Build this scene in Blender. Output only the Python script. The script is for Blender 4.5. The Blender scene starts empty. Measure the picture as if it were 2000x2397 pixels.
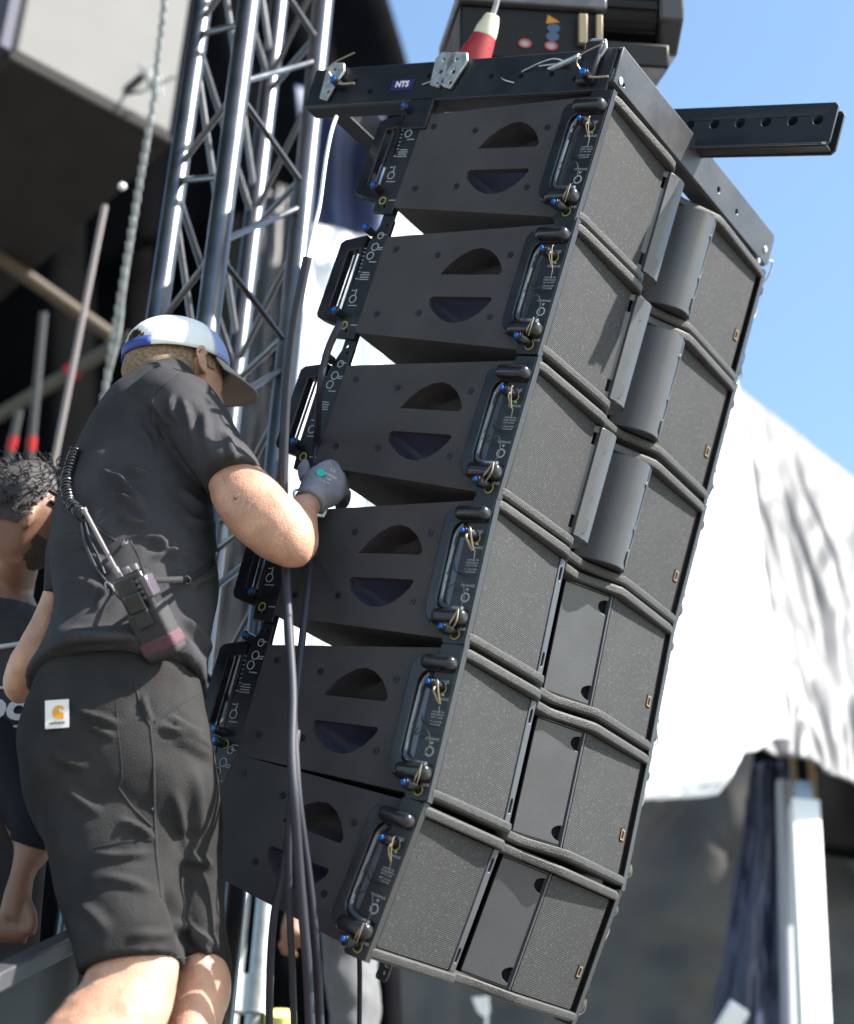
import bpy, bmesh, math, random
from mathutils import Vector, Matrix, noise, geometry
import numpy as np
R_ = math.radians
random.seed(7)
col = bpy.context.scene.collection
sc = bpy.context.scene

# ---------------------------------------------------------------- camera, sky, sun, exposure
F_PX, CX, CY = 4218.2, 1000.0, 1198.5
CAM_Z = 1.5
M = Matrix(((0.99854, 0.05405, 0.0), (-0.02607, 0.48166, 0.87597), (0.04734, -0.87469, 0.48236)))   # lens axes (right, down, forward) in the world
CL = Vector((0, 0, CAM_Z))
cam = bpy.data.cameras.new('camera'); co = bpy.data.objects.new('camera', cam); col.objects.link(co)
co.matrix_world = Matrix.Translation(CL) @ (M @ Matrix(((1, 0, 0), (0, -1, 0), (0, 0, -1)))).to_4x4()
cam.sensor_fit = 'VERTICAL'; cam.sensor_height = 36; cam.lens = F_PX / 2397 * 36
cam.clip_end = 5000; cam.clip_start = 0.05
cam.dof.use_dof = True; cam.dof.focus_distance = 3.35; cam.dof.aperture_fstop = 2.3
sc.camera = co
sc.view_settings.view_transform = 'Standard'; sc.view_settings.look = 'None'
sc.view_settings.exposure = 1.7; sc.view_settings.gamma = 1
SUN = Vector((0.6843, -0.2439, 0.6872)).normalized()
w = bpy.data.worlds.new("World"); sc.world = w; w.use_nodes = True
nt = w.node_tree; bg = nt.nodes['Background']
sky = nt.nodes.new('ShaderNodeTexSky'); sky.sky_type = 'NISHITA'; sky.sun_disc = False
sky.sun_elevation = math.asin(SUN.z); sky.sun_rotation = math.atan2(SUN.x, SUN.y)
sky.air_density = 1.0; sky.dust_density = 0.9; sky.ozone_density = 0.25
wb_ = nt.nodes.new('ShaderNodeVectorMath'); wb_.operation = 'MULTIPLY'; wb_.inputs[1].default_value = (.93, 1.02, 1.0)   # white balance of the air colour
nt.links.new(sky.outputs[0], wb_.inputs[0]); nt.links.new(wb_.outputs[0], bg.inputs[0]); bg.inputs[1].default_value = 0.112
sl = bpy.data.lights.new('sun', 'SUN'); sl.energy = 5.0; sl.angle = R_(0.5); sl.color = (1, 0.96, 0.9)
so = bpy.data.objects.new('sun', sl); col.objects.link(so)
so.rotation_euler = (-SUN).to_track_quat('-Z', 'Y').to_euler()

# ---------------------------------------------------------------- materials
MATS = {}
def mat(name, c, rough=0.6, metal=0.0, bump=0.0, bscale=200, var=0.0, vscale=8, spec=0.5, coat=0.0, trans=0.0, sss=0.0, stretch=None, scuff=0.0):
    if name in MATS: return MATS[name]
    m = bpy.data.materials.new(name); m.use_nodes = True; MATS[name] = m
    n = m.node_tree; b = n.nodes['Principled BSDF']
    b.inputs['Base Color'].default_value = (*c, 1); b.inputs['Roughness'].default_value = rough
    b.inputs['Metallic'].default_value = metal; b.inputs['Specular IOR Level'].default_value = spec
    if coat: b.inputs['Coat Weight'].default_value = coat; b.inputs['Coat Roughness'].default_value = 0.15
    if sss:
        b.inputs['Subsurface Weight'].default_value = sss; b.inputs['Subsurface Radius'].default_value = (1, .35, .2); b.inputs['Subsurface Scale'].default_value = 0.012
    tc = n.nodes.new('ShaderNodeTexCoord'); mp = n.nodes.new('ShaderNodeMapping'); n.links.new(tc.outputs['Object'], mp.inputs[0]); oi = n.nodes.new('ShaderNodeObjectInfo'); vm = n.nodes.new('ShaderNodeMath'); vm.operation = 'MULTIPLY'; vm.inputs[1].default_value = 37; n.links.new(oi.outputs['Random'], vm.inputs[0]); n.links.new(vm.outputs[0], mp.inputs['Location'])
    if stretch: mp.inputs['Scale'].default_value = stretch
    if var:
        t = n.nodes.new('ShaderNodeTexNoise'); t.inputs['Scale'].default_value = vscale; t.inputs['Detail'].default_value = 6
        n.links.new(mp.outputs[0], t.inputs['Vector'])
        r = n.nodes.new('ShaderNodeValToRGB'); r.color_ramp.elements[0].position = .3; r.color_ramp.elements[1].position = .7
        r.color_ramp.elements[0].color = (*[x * (1 - var) for x in c], 1); r.color_ramp.elements[1].color = (*[min(1, x * (1 + var)) for x in c], 1)
        n.links.new(t.outputs[0], r.inputs[0]); n.links.new(r.outputs[0], b.inputs['Base Color'])
        rr = n.nodes.new('ShaderNodeMapRange'); rr.inputs['To Min'].default_value = max(0.02, rough - .12); rr.inputs['To Max'].default_value = min(1, rough + .12)
        n.links.new(t.outputs[0], rr.inputs[0]); n.links.new(rr.outputs[0], b.inputs['Roughness'])
    if scuff:   # rubbed and scratched spots
        sm = n.nodes.new('ShaderNodeMapping'); sm.inputs['Scale'].default_value = (30, 9, 60); sm.inputs['Rotation'].default_value = (.5, .2, .3); n.links.new(mp.outputs[0], sm.inputs[0])
        sn = n.nodes.new('ShaderNodeTexNoise'); sn.inputs['Scale'].default_value = 1.0; sn.inputs['Detail'].default_value = 9; sn.inputs['Roughness'].default_value = .75; n.links.new(sm.outputs[0], sn.inputs['Vector'])
        sr = n.nodes.new('ShaderNodeValToRGB'); sr.color_ramp.elements[0].position = .62; sr.color_ramp.elements[1].position = .76; n.links.new(sn.outputs[0], sr.inputs[0])
        mx = n.nodes.new('ShaderNodeMix'); mx.data_type = 'RGBA'; sf = n.nodes.new('ShaderNodeMath'); sf.operation = 'MULTIPLY'; sf.inputs[1].default_value = scuff; n.links.new(sr.outputs[0], sf.inputs[0]); n.links.new(sf.outputs[0], mx.inputs[0])
        src = b.inputs['Base Color'].links
        if src: n.links.new(src[0].from_socket, mx.inputs[6])
        else: mx.inputs[6].default_value = (*c, 1)
        mx.inputs[7].default_value = (*[min(1, x * 3.2 + .02) for x in c], 1); n.links.new(mx.outputs[2], b.inputs['Base Color'])
    if bump:
        t2 = n.nodes.new('ShaderNodeTexNoise'); t2.inputs['Scale'].default_value = bscale; t2.inputs['Detail'].default_value = 4
        n.links.new(mp.outputs[0], t2.inputs['Vector'])
        bp = n.nodes.new('ShaderNodeBump'); bp.inputs['Strength'].default_value = bump; bp.inputs['Distance'].default_value = 0.002
        n.links.new(t2.outputs[0], bp.inputs['Height']); n.links.new(bp.outputs[0], b.inputs['Normal'])
    if trans:
        ms = n.nodes.new('ShaderNodeMixShader'); tr = n.nodes.new('ShaderNodeBsdfTranslucent'); tr.inputs[0].default_value = (*c, 1)
        ms.inputs[0].default_value = trans; o = n.nodes['Material Output']
        n.links.new(b.outputs[0], ms.inputs[1]); n.links.new(tr.outputs[0], ms.inputs[2]); n.links.new(ms.outputs[0], o.inputs[0])
    return m

def grille_mat(name, base, period, sparkle):
    m = bpy.data.materials.new(name); m.use_nodes = True; n = m.node_tree; b = n.nodes['Principled BSDF']; L = n.links.new
    tc = n.nodes.new('ShaderNodeTexCoord'); sp = n.nodes.new('ShaderNodeSeparateXYZ'); L(tc.outputs['Object'], sp.inputs[0])
    def mth(op, a, v=None, c=None):
        k = n.nodes.new('ShaderNodeMath'); k.operation = op
        for i, x in enumerate((a, v, c)):
            if x is None: continue
            if isinstance(x, (int, float)): k.inputs[i].default_value = x
            else: L(x, k.inputs[i])
        return k.outputs[0]
    k = 2 * math.pi / period
    p = mth('ADD', sp.outputs[0], mth('MULTIPLY', sp.outputs[2], 0.58)); q = mth('SUBTRACT', sp.outputs[0], mth('MULTIPLY', sp.outputs[2], 0.58))
    d = mth('MULTIPLY', mth('SINE', mth('MULTIPLY', p, k)), mth('SINE', mth('MULTIPLY', q, k)))
    d = mth('MULTIPLY_ADD', d, 0.5, 0.5)
    v = n.nodes.new('ShaderNodeTexVoronoi'); v.inputs['Scale'].default_value = 480; L(tc.outputs['Object'], v.inputs['Vector'])
    s = mth('GREATER_THAN', mth('MULTIPLY', 1.0, n_color_r(n, v)), 1 - sparkle)
    nz = n.nodes.new('ShaderNodeTexNoise'); nz.inputs['Scale'].default_value = 9; nz.inputs['Detail'].default_value = 8; L(tc.outputs['Object'], nz.inputs['Vector'])
    f = mth('MULTIPLY_ADD', d, 1.5, 0.12)
    f = mth('MULTIPLY', f, mth('MULTIPLY_ADD', nz.outputs[0], 0.9, 0.55))
    f = mth('ADD', f, mth('MULTIPLY', s, 2.2))
    mx = n.nodes.new('ShaderNodeVectorMath'); mx.operation = 'SCALE'; mx.inputs[0].default_value = base; L(f, mx.inputs['Scale'])
    L(mx.outputs[0], b.inputs['Base Color']); b.inputs['Roughness'].default_value = .75
    bp = n.nodes.new('ShaderNodeBump'); bp.inputs['Strength'].default_value = .5; bp.inputs['Distance'].default_value = .002; L(d, bp.inputs['Height']); L(bp.outputs[0], b.inputs['Normal'])
    return m
def n_color_r(n, v):
    s = n.nodes.new('ShaderNodeSeparateColor'); n.links.new(v.outputs['Color'], s.inputs[0]); return s.outputs[0]

PAINT = mat('textured_black_brown_paint', (.042, .0375, .039), .62, bump=.55, bscale=420, var=.2, vscale=9, spec=.35, scuff=.5)
LIPM = mat('textured_lip_paint', (.034, .033, .031), .6, scuff=.6, bump=.9, bscale=300, var=.25, vscale=60, spec=.5)
GRILLE = grille_mat('grille_fabric', (.0215, .0215, .022), .0036, .05)
SATIN = mat('satin_black_plastic', (.012, .012, .015), .28, scuff=.5, spec=.5, var=.15, vscale=20)
FINM = mat('grey_fin_plastic', (.048, .049, .053), .36, scuff=.3, bump=.1, var=.08, vscale=10)
STRIP = mat('blue_grey_plastic', (.045, .048, .057), .42, var=.1, vscale=30)
STEEL_BK = mat('black_coated_steel', (.009, .0095, .012), .4, scuff=.6, var=.3, vscale=25, spec=.5)
BUMPER = mat('black_frame_steel', (.009, .0095, .014), .45, scuff=.7, var=.35, vscale=12, bump=.1, bscale=60)
DARK = mat('dark_void', (.006, .006, .007), .9, spec=.1)
DKBLUE = mat('port_inside', (.032, .038, .075), .6, var=.2)
ALU = mat('aluminium_tube', (.13, .13, .135), .33, .9, scuff=.3, var=.1, vscale=12)
ZINC = mat('zinc_plate', (.42, .43, .44), .42, .6, var=.25, vscale=60)
BLUEPIN = mat('blue_anodised', (.015, .13, .5), .3, .2, coat=.4)
WIRE = mat('lanyard_gold_wire', (.26, .21, .13), .4, .3)
WIREB = mat('lanyard_black_wire', (.02, .02, .02), .4)
YEL = mat('yellow_marking', (.32, .3, .06), .6)
INK = mat('white_print', (.3, .3, .32), .7)
ORANGE = mat('badge_copper', (.26, .16, .085), .45, .3)
RUB = mat('cable_rubber', (.014, .0155, .026), .62, scuff=.5, bump=.1)
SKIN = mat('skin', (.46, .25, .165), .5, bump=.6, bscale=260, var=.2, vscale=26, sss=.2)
SKIN2 = mat('skin_darkened_for_shade', (.2, .1, .063), .55, bump=.2, bscale=120, var=.12, vscale=14, sss=.15)  # shade on the background men is put into this darker skin colour
SHIRT = mat('black_cotton_shirt', (.045, .0435, .046), .9, bump=.7, bscale=500, var=.32, vscale=7, spec=.08)
SHORTS = mat('black_canvas_shorts', (.03, .0288, .0288), .92, bump=1.0, bscale=450, var=.3, vscale=9, spec=.06)
SEAM = mat('stitched_seam', (.026, .025, .026), .9, spec=.2)
CAPW = mat('cap_white_cotton', (.78, .78, .76), .85, bump=.4, bscale=400)
CAPB = mat('cap_blue_cotton', (.27, .34, .6), .85, bump=.4, bscale=400)
STRAPB = mat('cap_blue_strap', (.03, .055, .24), .6)
BRIM = mat('cap_brim_underside', (.34, .29, .25), .9, bump=.3, bscale=400)
HAIR = mat('cropped_brown_hair', (.22, .145, .085), .8, bump=1.0, bscale=700, var=.5, vscale=160)
HAIRD = mat('dark_grey_curls', (.035, .03, .03), .7, bump=.8, bscale=200, var=.5, vscale=60)
GLOVE = mat('grey_knit_glove', (.2, .195, .23), .9, bump=.7, bscale=500, var=.15, vscale=40)
TEAL = mat('teal_print', (.03, .5, .42), .7)
NYLON = mat('black_nylon', (.022, .022, .024), .7, bump=.9, bscale=500)
REDW = mat('red_black_webbing', (.085, .03, .042), .7, bump=.9, bscale=500, var=.3, vscale=200)
TARPW = mat('white_tarpaulin', (.86, .87, .88), .6, bump=.4, bscale=20, trans=.5, var=.06, vscale=3)
TARPG = mat('grey_white_tarpaulin', (.125, .125, .13), .5, bump=.8, bscale=18, trans=.3, var=.3, vscale=3.5, stretch=(1.2, 1.2, .35))
TARPD = mat('grey_drape', (.085, .082, .079), .5, bump=1.0, bscale=12, var=.3, vscale=2.2)
TARPSHADE = mat('dark_tarpaulin', (.025, .04, .11), .5, var=.5, vscale=2, trans=.1)  # dark blue colour stands in for a tarp in sky-lit shadow
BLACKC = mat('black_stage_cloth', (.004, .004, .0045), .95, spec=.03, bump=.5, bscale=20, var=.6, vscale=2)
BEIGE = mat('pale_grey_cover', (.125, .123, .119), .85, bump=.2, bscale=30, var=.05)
UNDER = mat('cover_underside_shade', (.038, .036, .034), .95, spec=.05, var=.1)  # the underside's shade is put into this darker cover colour
REDP = mat('red_tape', (.4, .01, .015), .5)
WOOD = mat('ochre_timber', (.3, .2, .08), .7, var=.2)

# ---------------------------------------------------------------- helpers
def P(px, py, d):
    """point seen at photograph pixel (px, py), d metres along the view axis"""
    return CL + M @ Vector(((px - CX) / F_PX * d, (py - CY) / F_PX * d, d))
def D(x, y, d): return P(x * 1.14155, y * 1.14155, d)
def tag(o, label=None, cat=None, group=None, kind=None):
    if label: o['label'] = label
    if cat: o['category'] = cat
    if group: o['group'] = group
    if kind: o['kind'] = kind
    return o
def empty(name, loc=(0, 0, 0), label=None, cat=None, group=None, mw=None):
    o = bpy.data.objects.new(name, None); col.objects.link(o); o.empty_display_size = .1
    o.matrix_world = mw if mw is not None else Matrix.Translation(loc)
    return tag(o, label, cat, group)
class MB:
    def __init__(s, T=None): s.v = []; s.f = []; s.T = T or (lambda p: p)
    def add(s, vs, fs):
        k = len(s.v); s.v += [Vector(s.T(Vector(v))) for v in vs]; s.f += [[k + i for i in f] for f in fs]; return s
    def box(s, a, b):
        (x0, y0, z0), (x1, y1, z1) = a, b
        return s.add([(x0, y0, z0), (x1, y0, z0), (x1, y1, z0), (x0, y1, z0), (x0, y0, z1), (x1, y0, z1), (x1, y1, z1), (x0, y1, z1)],
                     [(0, 3, 2, 1), (4, 5, 6, 7), (0, 1, 5, 4), (1, 2, 6, 5), (2, 3, 7, 6), (3, 0, 4, 7)])
    def obox(s, c, ax, ay, az):
        c = Vector(c); vs = []
        for k in (-1, 1):
            for (i, j) in ((-1, -1), (1, -1), (1, 1), (-1, 1)): vs.append(c + ax * i + ay * j + az * k)
        return s.add(vs, [(0, 3, 2, 1), (4, 5, 6, 7), (0, 1, 5, 4), (1, 2, 6, 5), (2, 3, 7, 6), (3, 0, 4, 7)])
    def tube(s, pts, r, n=10, r2=None, smooth=0, cap=True):
        pts = [Vector(p) for p in pts]
        if smooth:
            q = []
            for i in range(len(pts) - 1):
                a = pts[max(0, i - 1)]; b = pts[i]; c = pts[i + 1]; d = pts[min(len(pts) - 1, i + 2)]
                for k in range(smooth):
                    t = k / smooth
                    q.append(.5 * ((2 * b) + (c - a) * t + (2 * a - 5 * b + 4 * c - d) * t * t + (3 * b - 3 * c + d - a) * t ** 3))
            q.append(pts[-1]); pts = q
        vs = []; fs = []; up = None; m = len(pts)
        for i, p in enumerate(pts):
            t = (pts[min(i + 1, m - 1)] - pts[max(i - 1, 0)]).normalized()
            if up is None: up = t.orthogonal().normalized()
            up = (up - t * up.dot(t)).normalized(); bi = t.cross(up)
            rr = r if r2 is None else r + (r2 - r) * i / (m - 1)
            if callable(r): rr = r(i / (m - 1))
            for k in range(n):
                a = 2 * math.pi * k / n; vs.append(p + up * math.cos(a) * rr + bi * math.sin(a) * rr)
        for i in range(m - 1):
            for k in range(n): fs.append((i * n + k, i * n + (k + 1) % n, (i + 1) * n + (k + 1) % n, (i + 1) * n + k))
        if cap: fs += [tuple(range(n - 1, -1, -1)), tuple(range((m - 1) * n, m * n))]
        return s.add(vs, fs)
    def prism(s, outer, holes, t0, t1, fr):
        """2-D outline with holes extruded from t0 to t1; fr(a, b, t) -> 3-D"""
        loops = [outer] + list(holes); flat = [p for l in loops for p in l]; n = len(flat)
        tri = geometry.tessellate_polygon([[Vector((p[0], p[1], 0)) for p in l] for l in loops])
        vs = [fr(p[0], p[1], t0) for p in flat] + [fr(p[0], p[1], t1) for p in flat]
        fs = [tuple(t) for t in tri] + [tuple(n + i for i in reversed(t)) for t in tri]
        k = 0
        for l in loops:
            for i in range(len(l)): j = (i + 1) % len(l); fs.append((k + i, k + j, n + k + j, n + k + i))
            k += len(l)
        return s.add(vs, fs)
    def ell(s, c, ax, ay, az, nu=14, nv=10):
        c = Vector(c); vs = []; fs = []
        for j in range(nv + 1):
            ph = math.pi * j / nv
            for i in range(nu):
                th = 2 * math.pi * i / nu; vs.append(c + ax * (math.sin(ph) * math.cos(th)) + ay * (math.sin(ph) * math.sin(th)) + az * math.cos(ph))
        for j in range(nv):
            for i in range(nu): fs.append((j * nu + i, j * nu + (i + 1) % nu, (j + 1) * nu + (i + 1) % nu, (j + 1) * nu + i))
        return s.add(vs, fs)
    def loft(s, rings, n=22, sub=4, e=1.0):
        """rings (L px, R px, depth, half thickness): an elliptic cross-section through both outline points"""
        L = []
        for r in rings:
            d = r[2] if isinstance(r[2], tuple) else (r[2], r[2])
            L.append((P(*r[0], d[0]), P(*r[1], d[1]), r[3]))
        q = []
        for i in range(len(L) - 1):
            a, b, c, d = L[max(0, i - 1)], L[i], L[i + 1], L[min(len(L) - 1, i + 2)]
            cr = lambda w, x, y, z, t: .5 * ((2 * x) + (y - w) * t + (2 * w - 5 * x + 4 * y - z) * t * t + (3 * x - 3 * y + z - w) * t ** 3)
            for k in range(sub): t = k / sub; q.append(tuple(cr(a[j], b[j], c[j], d[j], t) for j in range(3)))
        q.append(L[-1]); m = len(q); vs = []; fs = []
        cen = [(x[0] + x[1]) / 2 for x in q]
        for i, (l, r, h) in enumerate(q):
            t = (cen[min(i + 1, m - 1)] - cen[max(i - 1, 0)]).normalized(); a = (r - l) / 2; b = t.cross(a).normalized() * h
            for k in range(n):
                th = 2 * math.pi * k / n; cc, ss = math.cos(th), math.sin(th)
                if e != 1: cc = math.copysign(abs(cc) ** e, cc); ss = math.copysign(abs(ss) ** e, ss)
                vs.append(cen[i] + a * cc + b * ss)
        for i in range(m - 1):
            for k in range(n): fs.append((i * n + k, i * n + (k + 1) % n, (i + 1) * n + (k + 1) % n, (i + 1) * n + k))
        vs += [cen[0], cen[-1]]; A, B = len(vs) - 2, len(vs) - 1
        for k in range(n): fs.append((A, (k + 1) % n, k)); fs.append((B, (m - 1) * n + k, (m - 1) * n + (k + 1) % n))
        return s.add(vs, fs)
    def build(s, name, m, parent=None, bevel=0, seg=2, angle=35, mw=None, flat=False):
        me = bpy.data.meshes.new(name); me.from_pydata([tuple(v) for v in s.v], [], s.f); me.validate(); 
        bm = bmesh.new(); bm.from_mesh(me); bmesh.ops.recalc_face_normals(bm, faces=bm.faces); bm.to_mesh(me); bm.free()
        me.materials.append(m)
        if not flat:
            me.polygons.foreach_set('use_smooth', [True] * len(me.polygons)); me.set_sharp_from_angle(angle=R_(angle))
        o = bpy.data.objects.new(name, me); col.objects.link(o)
        if parent: o.parent = parent
        if mw is not None: o.matrix_world = mw
        if bevel:
            b = o.modifiers.new('bevel', 'BEVEL'); b.width = bevel; b.segments = seg; b.limit_method = 'ANGLE'; b.angle_limit = R_(40); b.use_clamp_overlap = True; b.harden_normals = False
        return o
def fuse(o, vox=.008, smooth=4, fn=None):
    """voxel-fuse overlapping lofts into one continuous skin, then push it by fn(co, normal)"""
    r = o.modifiers.new('r', 'REMESH'); r.mode = 'VOXEL'; r.voxel_size = vox; r.use_smooth_shade = True
    if smooth: s = o.modifiers.new('s', 'SMOOTH'); s.iterations = smooth; s.factor = .5
    bpy.context.view_layer.update()
    dg = bpy.context.evaluated_depsgraph_get(); me = bpy.data.meshes.new_from_object(o.evaluated_get(dg)); o.modifiers.clear()
    mats = list(o.data.materials); o.data = me
    if not me.materials:
        for k in mats: me.materials.append(k)
    if fn:
        nr = [v.normal.copy() for v in me.vertices]
        for v, nn in zip(me.vertices, nr): v.co += nn * fn(v.co, nn)
    me.polygons.foreach_set('use_smooth', [True] * len(me.polygons)); me.update()
    return o
_txt = {}
def text_mesh(body, size, thick=.0004, bold=0, shear=0):
    k = (body, size, thick, bold, shear)
    if k in _txt: return _txt[k].copy()
    cu = bpy.data.curves.new('t', 'FONT'); cu.body = body; cu.size = size; cu.extrude = thick; cu.align_x = 'CENTER'; cu.align_y = 'CENTER'; cu.offset = bold; cu.shear = shear; cu.resolution_u = 3
    o = bpy.data.objects.new('t', cu); col.objects.link(o); bpy.context.view_layer.update()
    me = bpy.data.meshes.new_from_object(o.evaluated_get(bpy.context.evaluated_depsgraph_get())); bpy.data.objects.remove(o); bpy.data.curves.remove(cu)
    _txt[k] = me; return me.copy()
def text(name, body, size, m, parent, c, xa, ya, **kw):
    me = text_mesh(body, size, **kw); me.materials.clear(); me.materials.append(m)
    o = bpy.data.objects.new(name, me); col.objects.link(o); xa = Vector(xa).normalized(); za = xa.cross(Vector(ya)).normalized(); ya = za.cross(xa)
    mm = Matrix((xa, ya, za)).transposed().to_4x4(); mm.translation = Vector(c)
    if parent: o.parent = parent
    o.matrix_local = mm
    return o
def join_text(mb, body, size, c, xa, ya):
    me = text_mesh(body, size); xa = Vector(xa); za = xa.cross(Vector(ya)); R = Matrix((xa, Vector(ya), za)).transposed(); c = Vector(c)
    mb.add([c + R @ v.co for v in me.vertices], [list(p.vertices) for p in me.polygons]); bpy.data.meshes.remove(me)
def rrect(x0, y0, x1, y1, r, n=4):
    out = []
    for cx, cy, a0 in ((x1 - r, y1 - r, 0), (x0 + r, y1 - r, 90), (x0 + r, y0 + r, 180), (x1 - r, y0 + r, 270)):
        for k in range(n + 1): a = R_(a0 + 90 * k / n); out.append((cx + r * math.cos(a), cy + r * math.sin(a)))
    return out
def circ(x, y, r, n=10, r2=None): return [(x + r * math.cos(2 * math.pi * k / n), y + (r2 or r) * math.sin(2 * math.pi * k / n)) for k in range(n)]

# ---------------------------------------------------------------- the setting: ground and stage
g = MB().box((-400, -400, -.5), (400, 900, 0)).build('ground', mat('pale_asphalt', (.17, .16, .145), .9, bump=.5, bscale=30, var=.25, vscale=1.5)); tag(g, kind='structure')
DECK = 1.72
dk = MB().box((-6, 2.55, DECK - .12), (.1, 9, DECK)).build('stage_floor', mat('stage_plywood', (.04, .036, .034), .6, var=.3, vscale=6)); tag(dk, kind='structure')

rfm = MB().box((-14, -3, 8.6), (-.9, 5.8, 9.0)).box((-14, 5.4, 8.2), (-.9, 5.8, 8.6)); ro = rfm.build('sky_blocking_roof', BLACKC); tag(ro, kind='structure')  # unseen roof added to block sky light from the upper left
# ---------------------------------------------------------------- loudspeaker line array (local units: 1 = cabinet width)
S = .72
RG = (1.33598, -0.4183, 1.0177); TG = Vector((0.69258, -0.74231, 5.05362))
def rod(r):
    r = Vector(r); return Matrix.Rotation(r.length, 3, r)
RC = rod(RG)
POSE = [(0, 0, 0), (-.01013, -.00886, -.37827), (-.0125, -.01676, -.76702), (-.08633, -.03388, -1.14357), (-.06823, -.06481, -1.52567), (.08992, -.05512, -1.91039)]
def cab_matrix(i):
    th, y, z = POSE[i]; Rr = M @ RC @ Matrix.Rotation(th, 3, 'X'); t = CL + M @ ((RC @ Vector((0, y, z)) + TG) * S)
    m = Rr.to_4x4(); m.translation = t; return m
UU = lambda p: p * S
def mir(mb):   # mirrored copy in x
    k = len(mb.v); mb.v += [Vector((-v.x, v.y, v.z)) for v in mb.v]; mb.f += [[k + i for i in reversed(f)] for f in list(mb.f)]; return mb
def zt(y): return .184 - .036 * max(0, min(1, y / .6))
HM_UP = [(.375, .032), (.35, .066), (.322, .09), (.29, .107), (.262, .111), (.235, .104), (.208, .086), (.19, .065), (.178, .045), (.18, .036), (.187, .032)]
HM_LO = [(.384, -.04), (.38, -.06), (.36, -.078), (.33, -.098), (.3, -.108), (.27, -.109), (.24, -.1), (.212, -.08), (.19, -.055), (.183, -.04), (.188, -.033), (.375, -.033)]
def shrink(l, k, dy=0, dz=0):
    cy = sum(p[0] for p in l) / len(l); cz = sum(p[1] for p in l) / len(l)
    return [(cy + (a - cy) * k + dy, cz + (b - cz) * k + dz) for a, b in l]
def ring_mark(mb, x, y, z, r, w=.0035, n=16, x1=None):
    o = circ(y, z, r, n); i = circ(y, z, r - w, n); sx = 1
    mb.prism(o, [i], x - .001, x, lambda a, b, t: (t, a, b))

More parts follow.
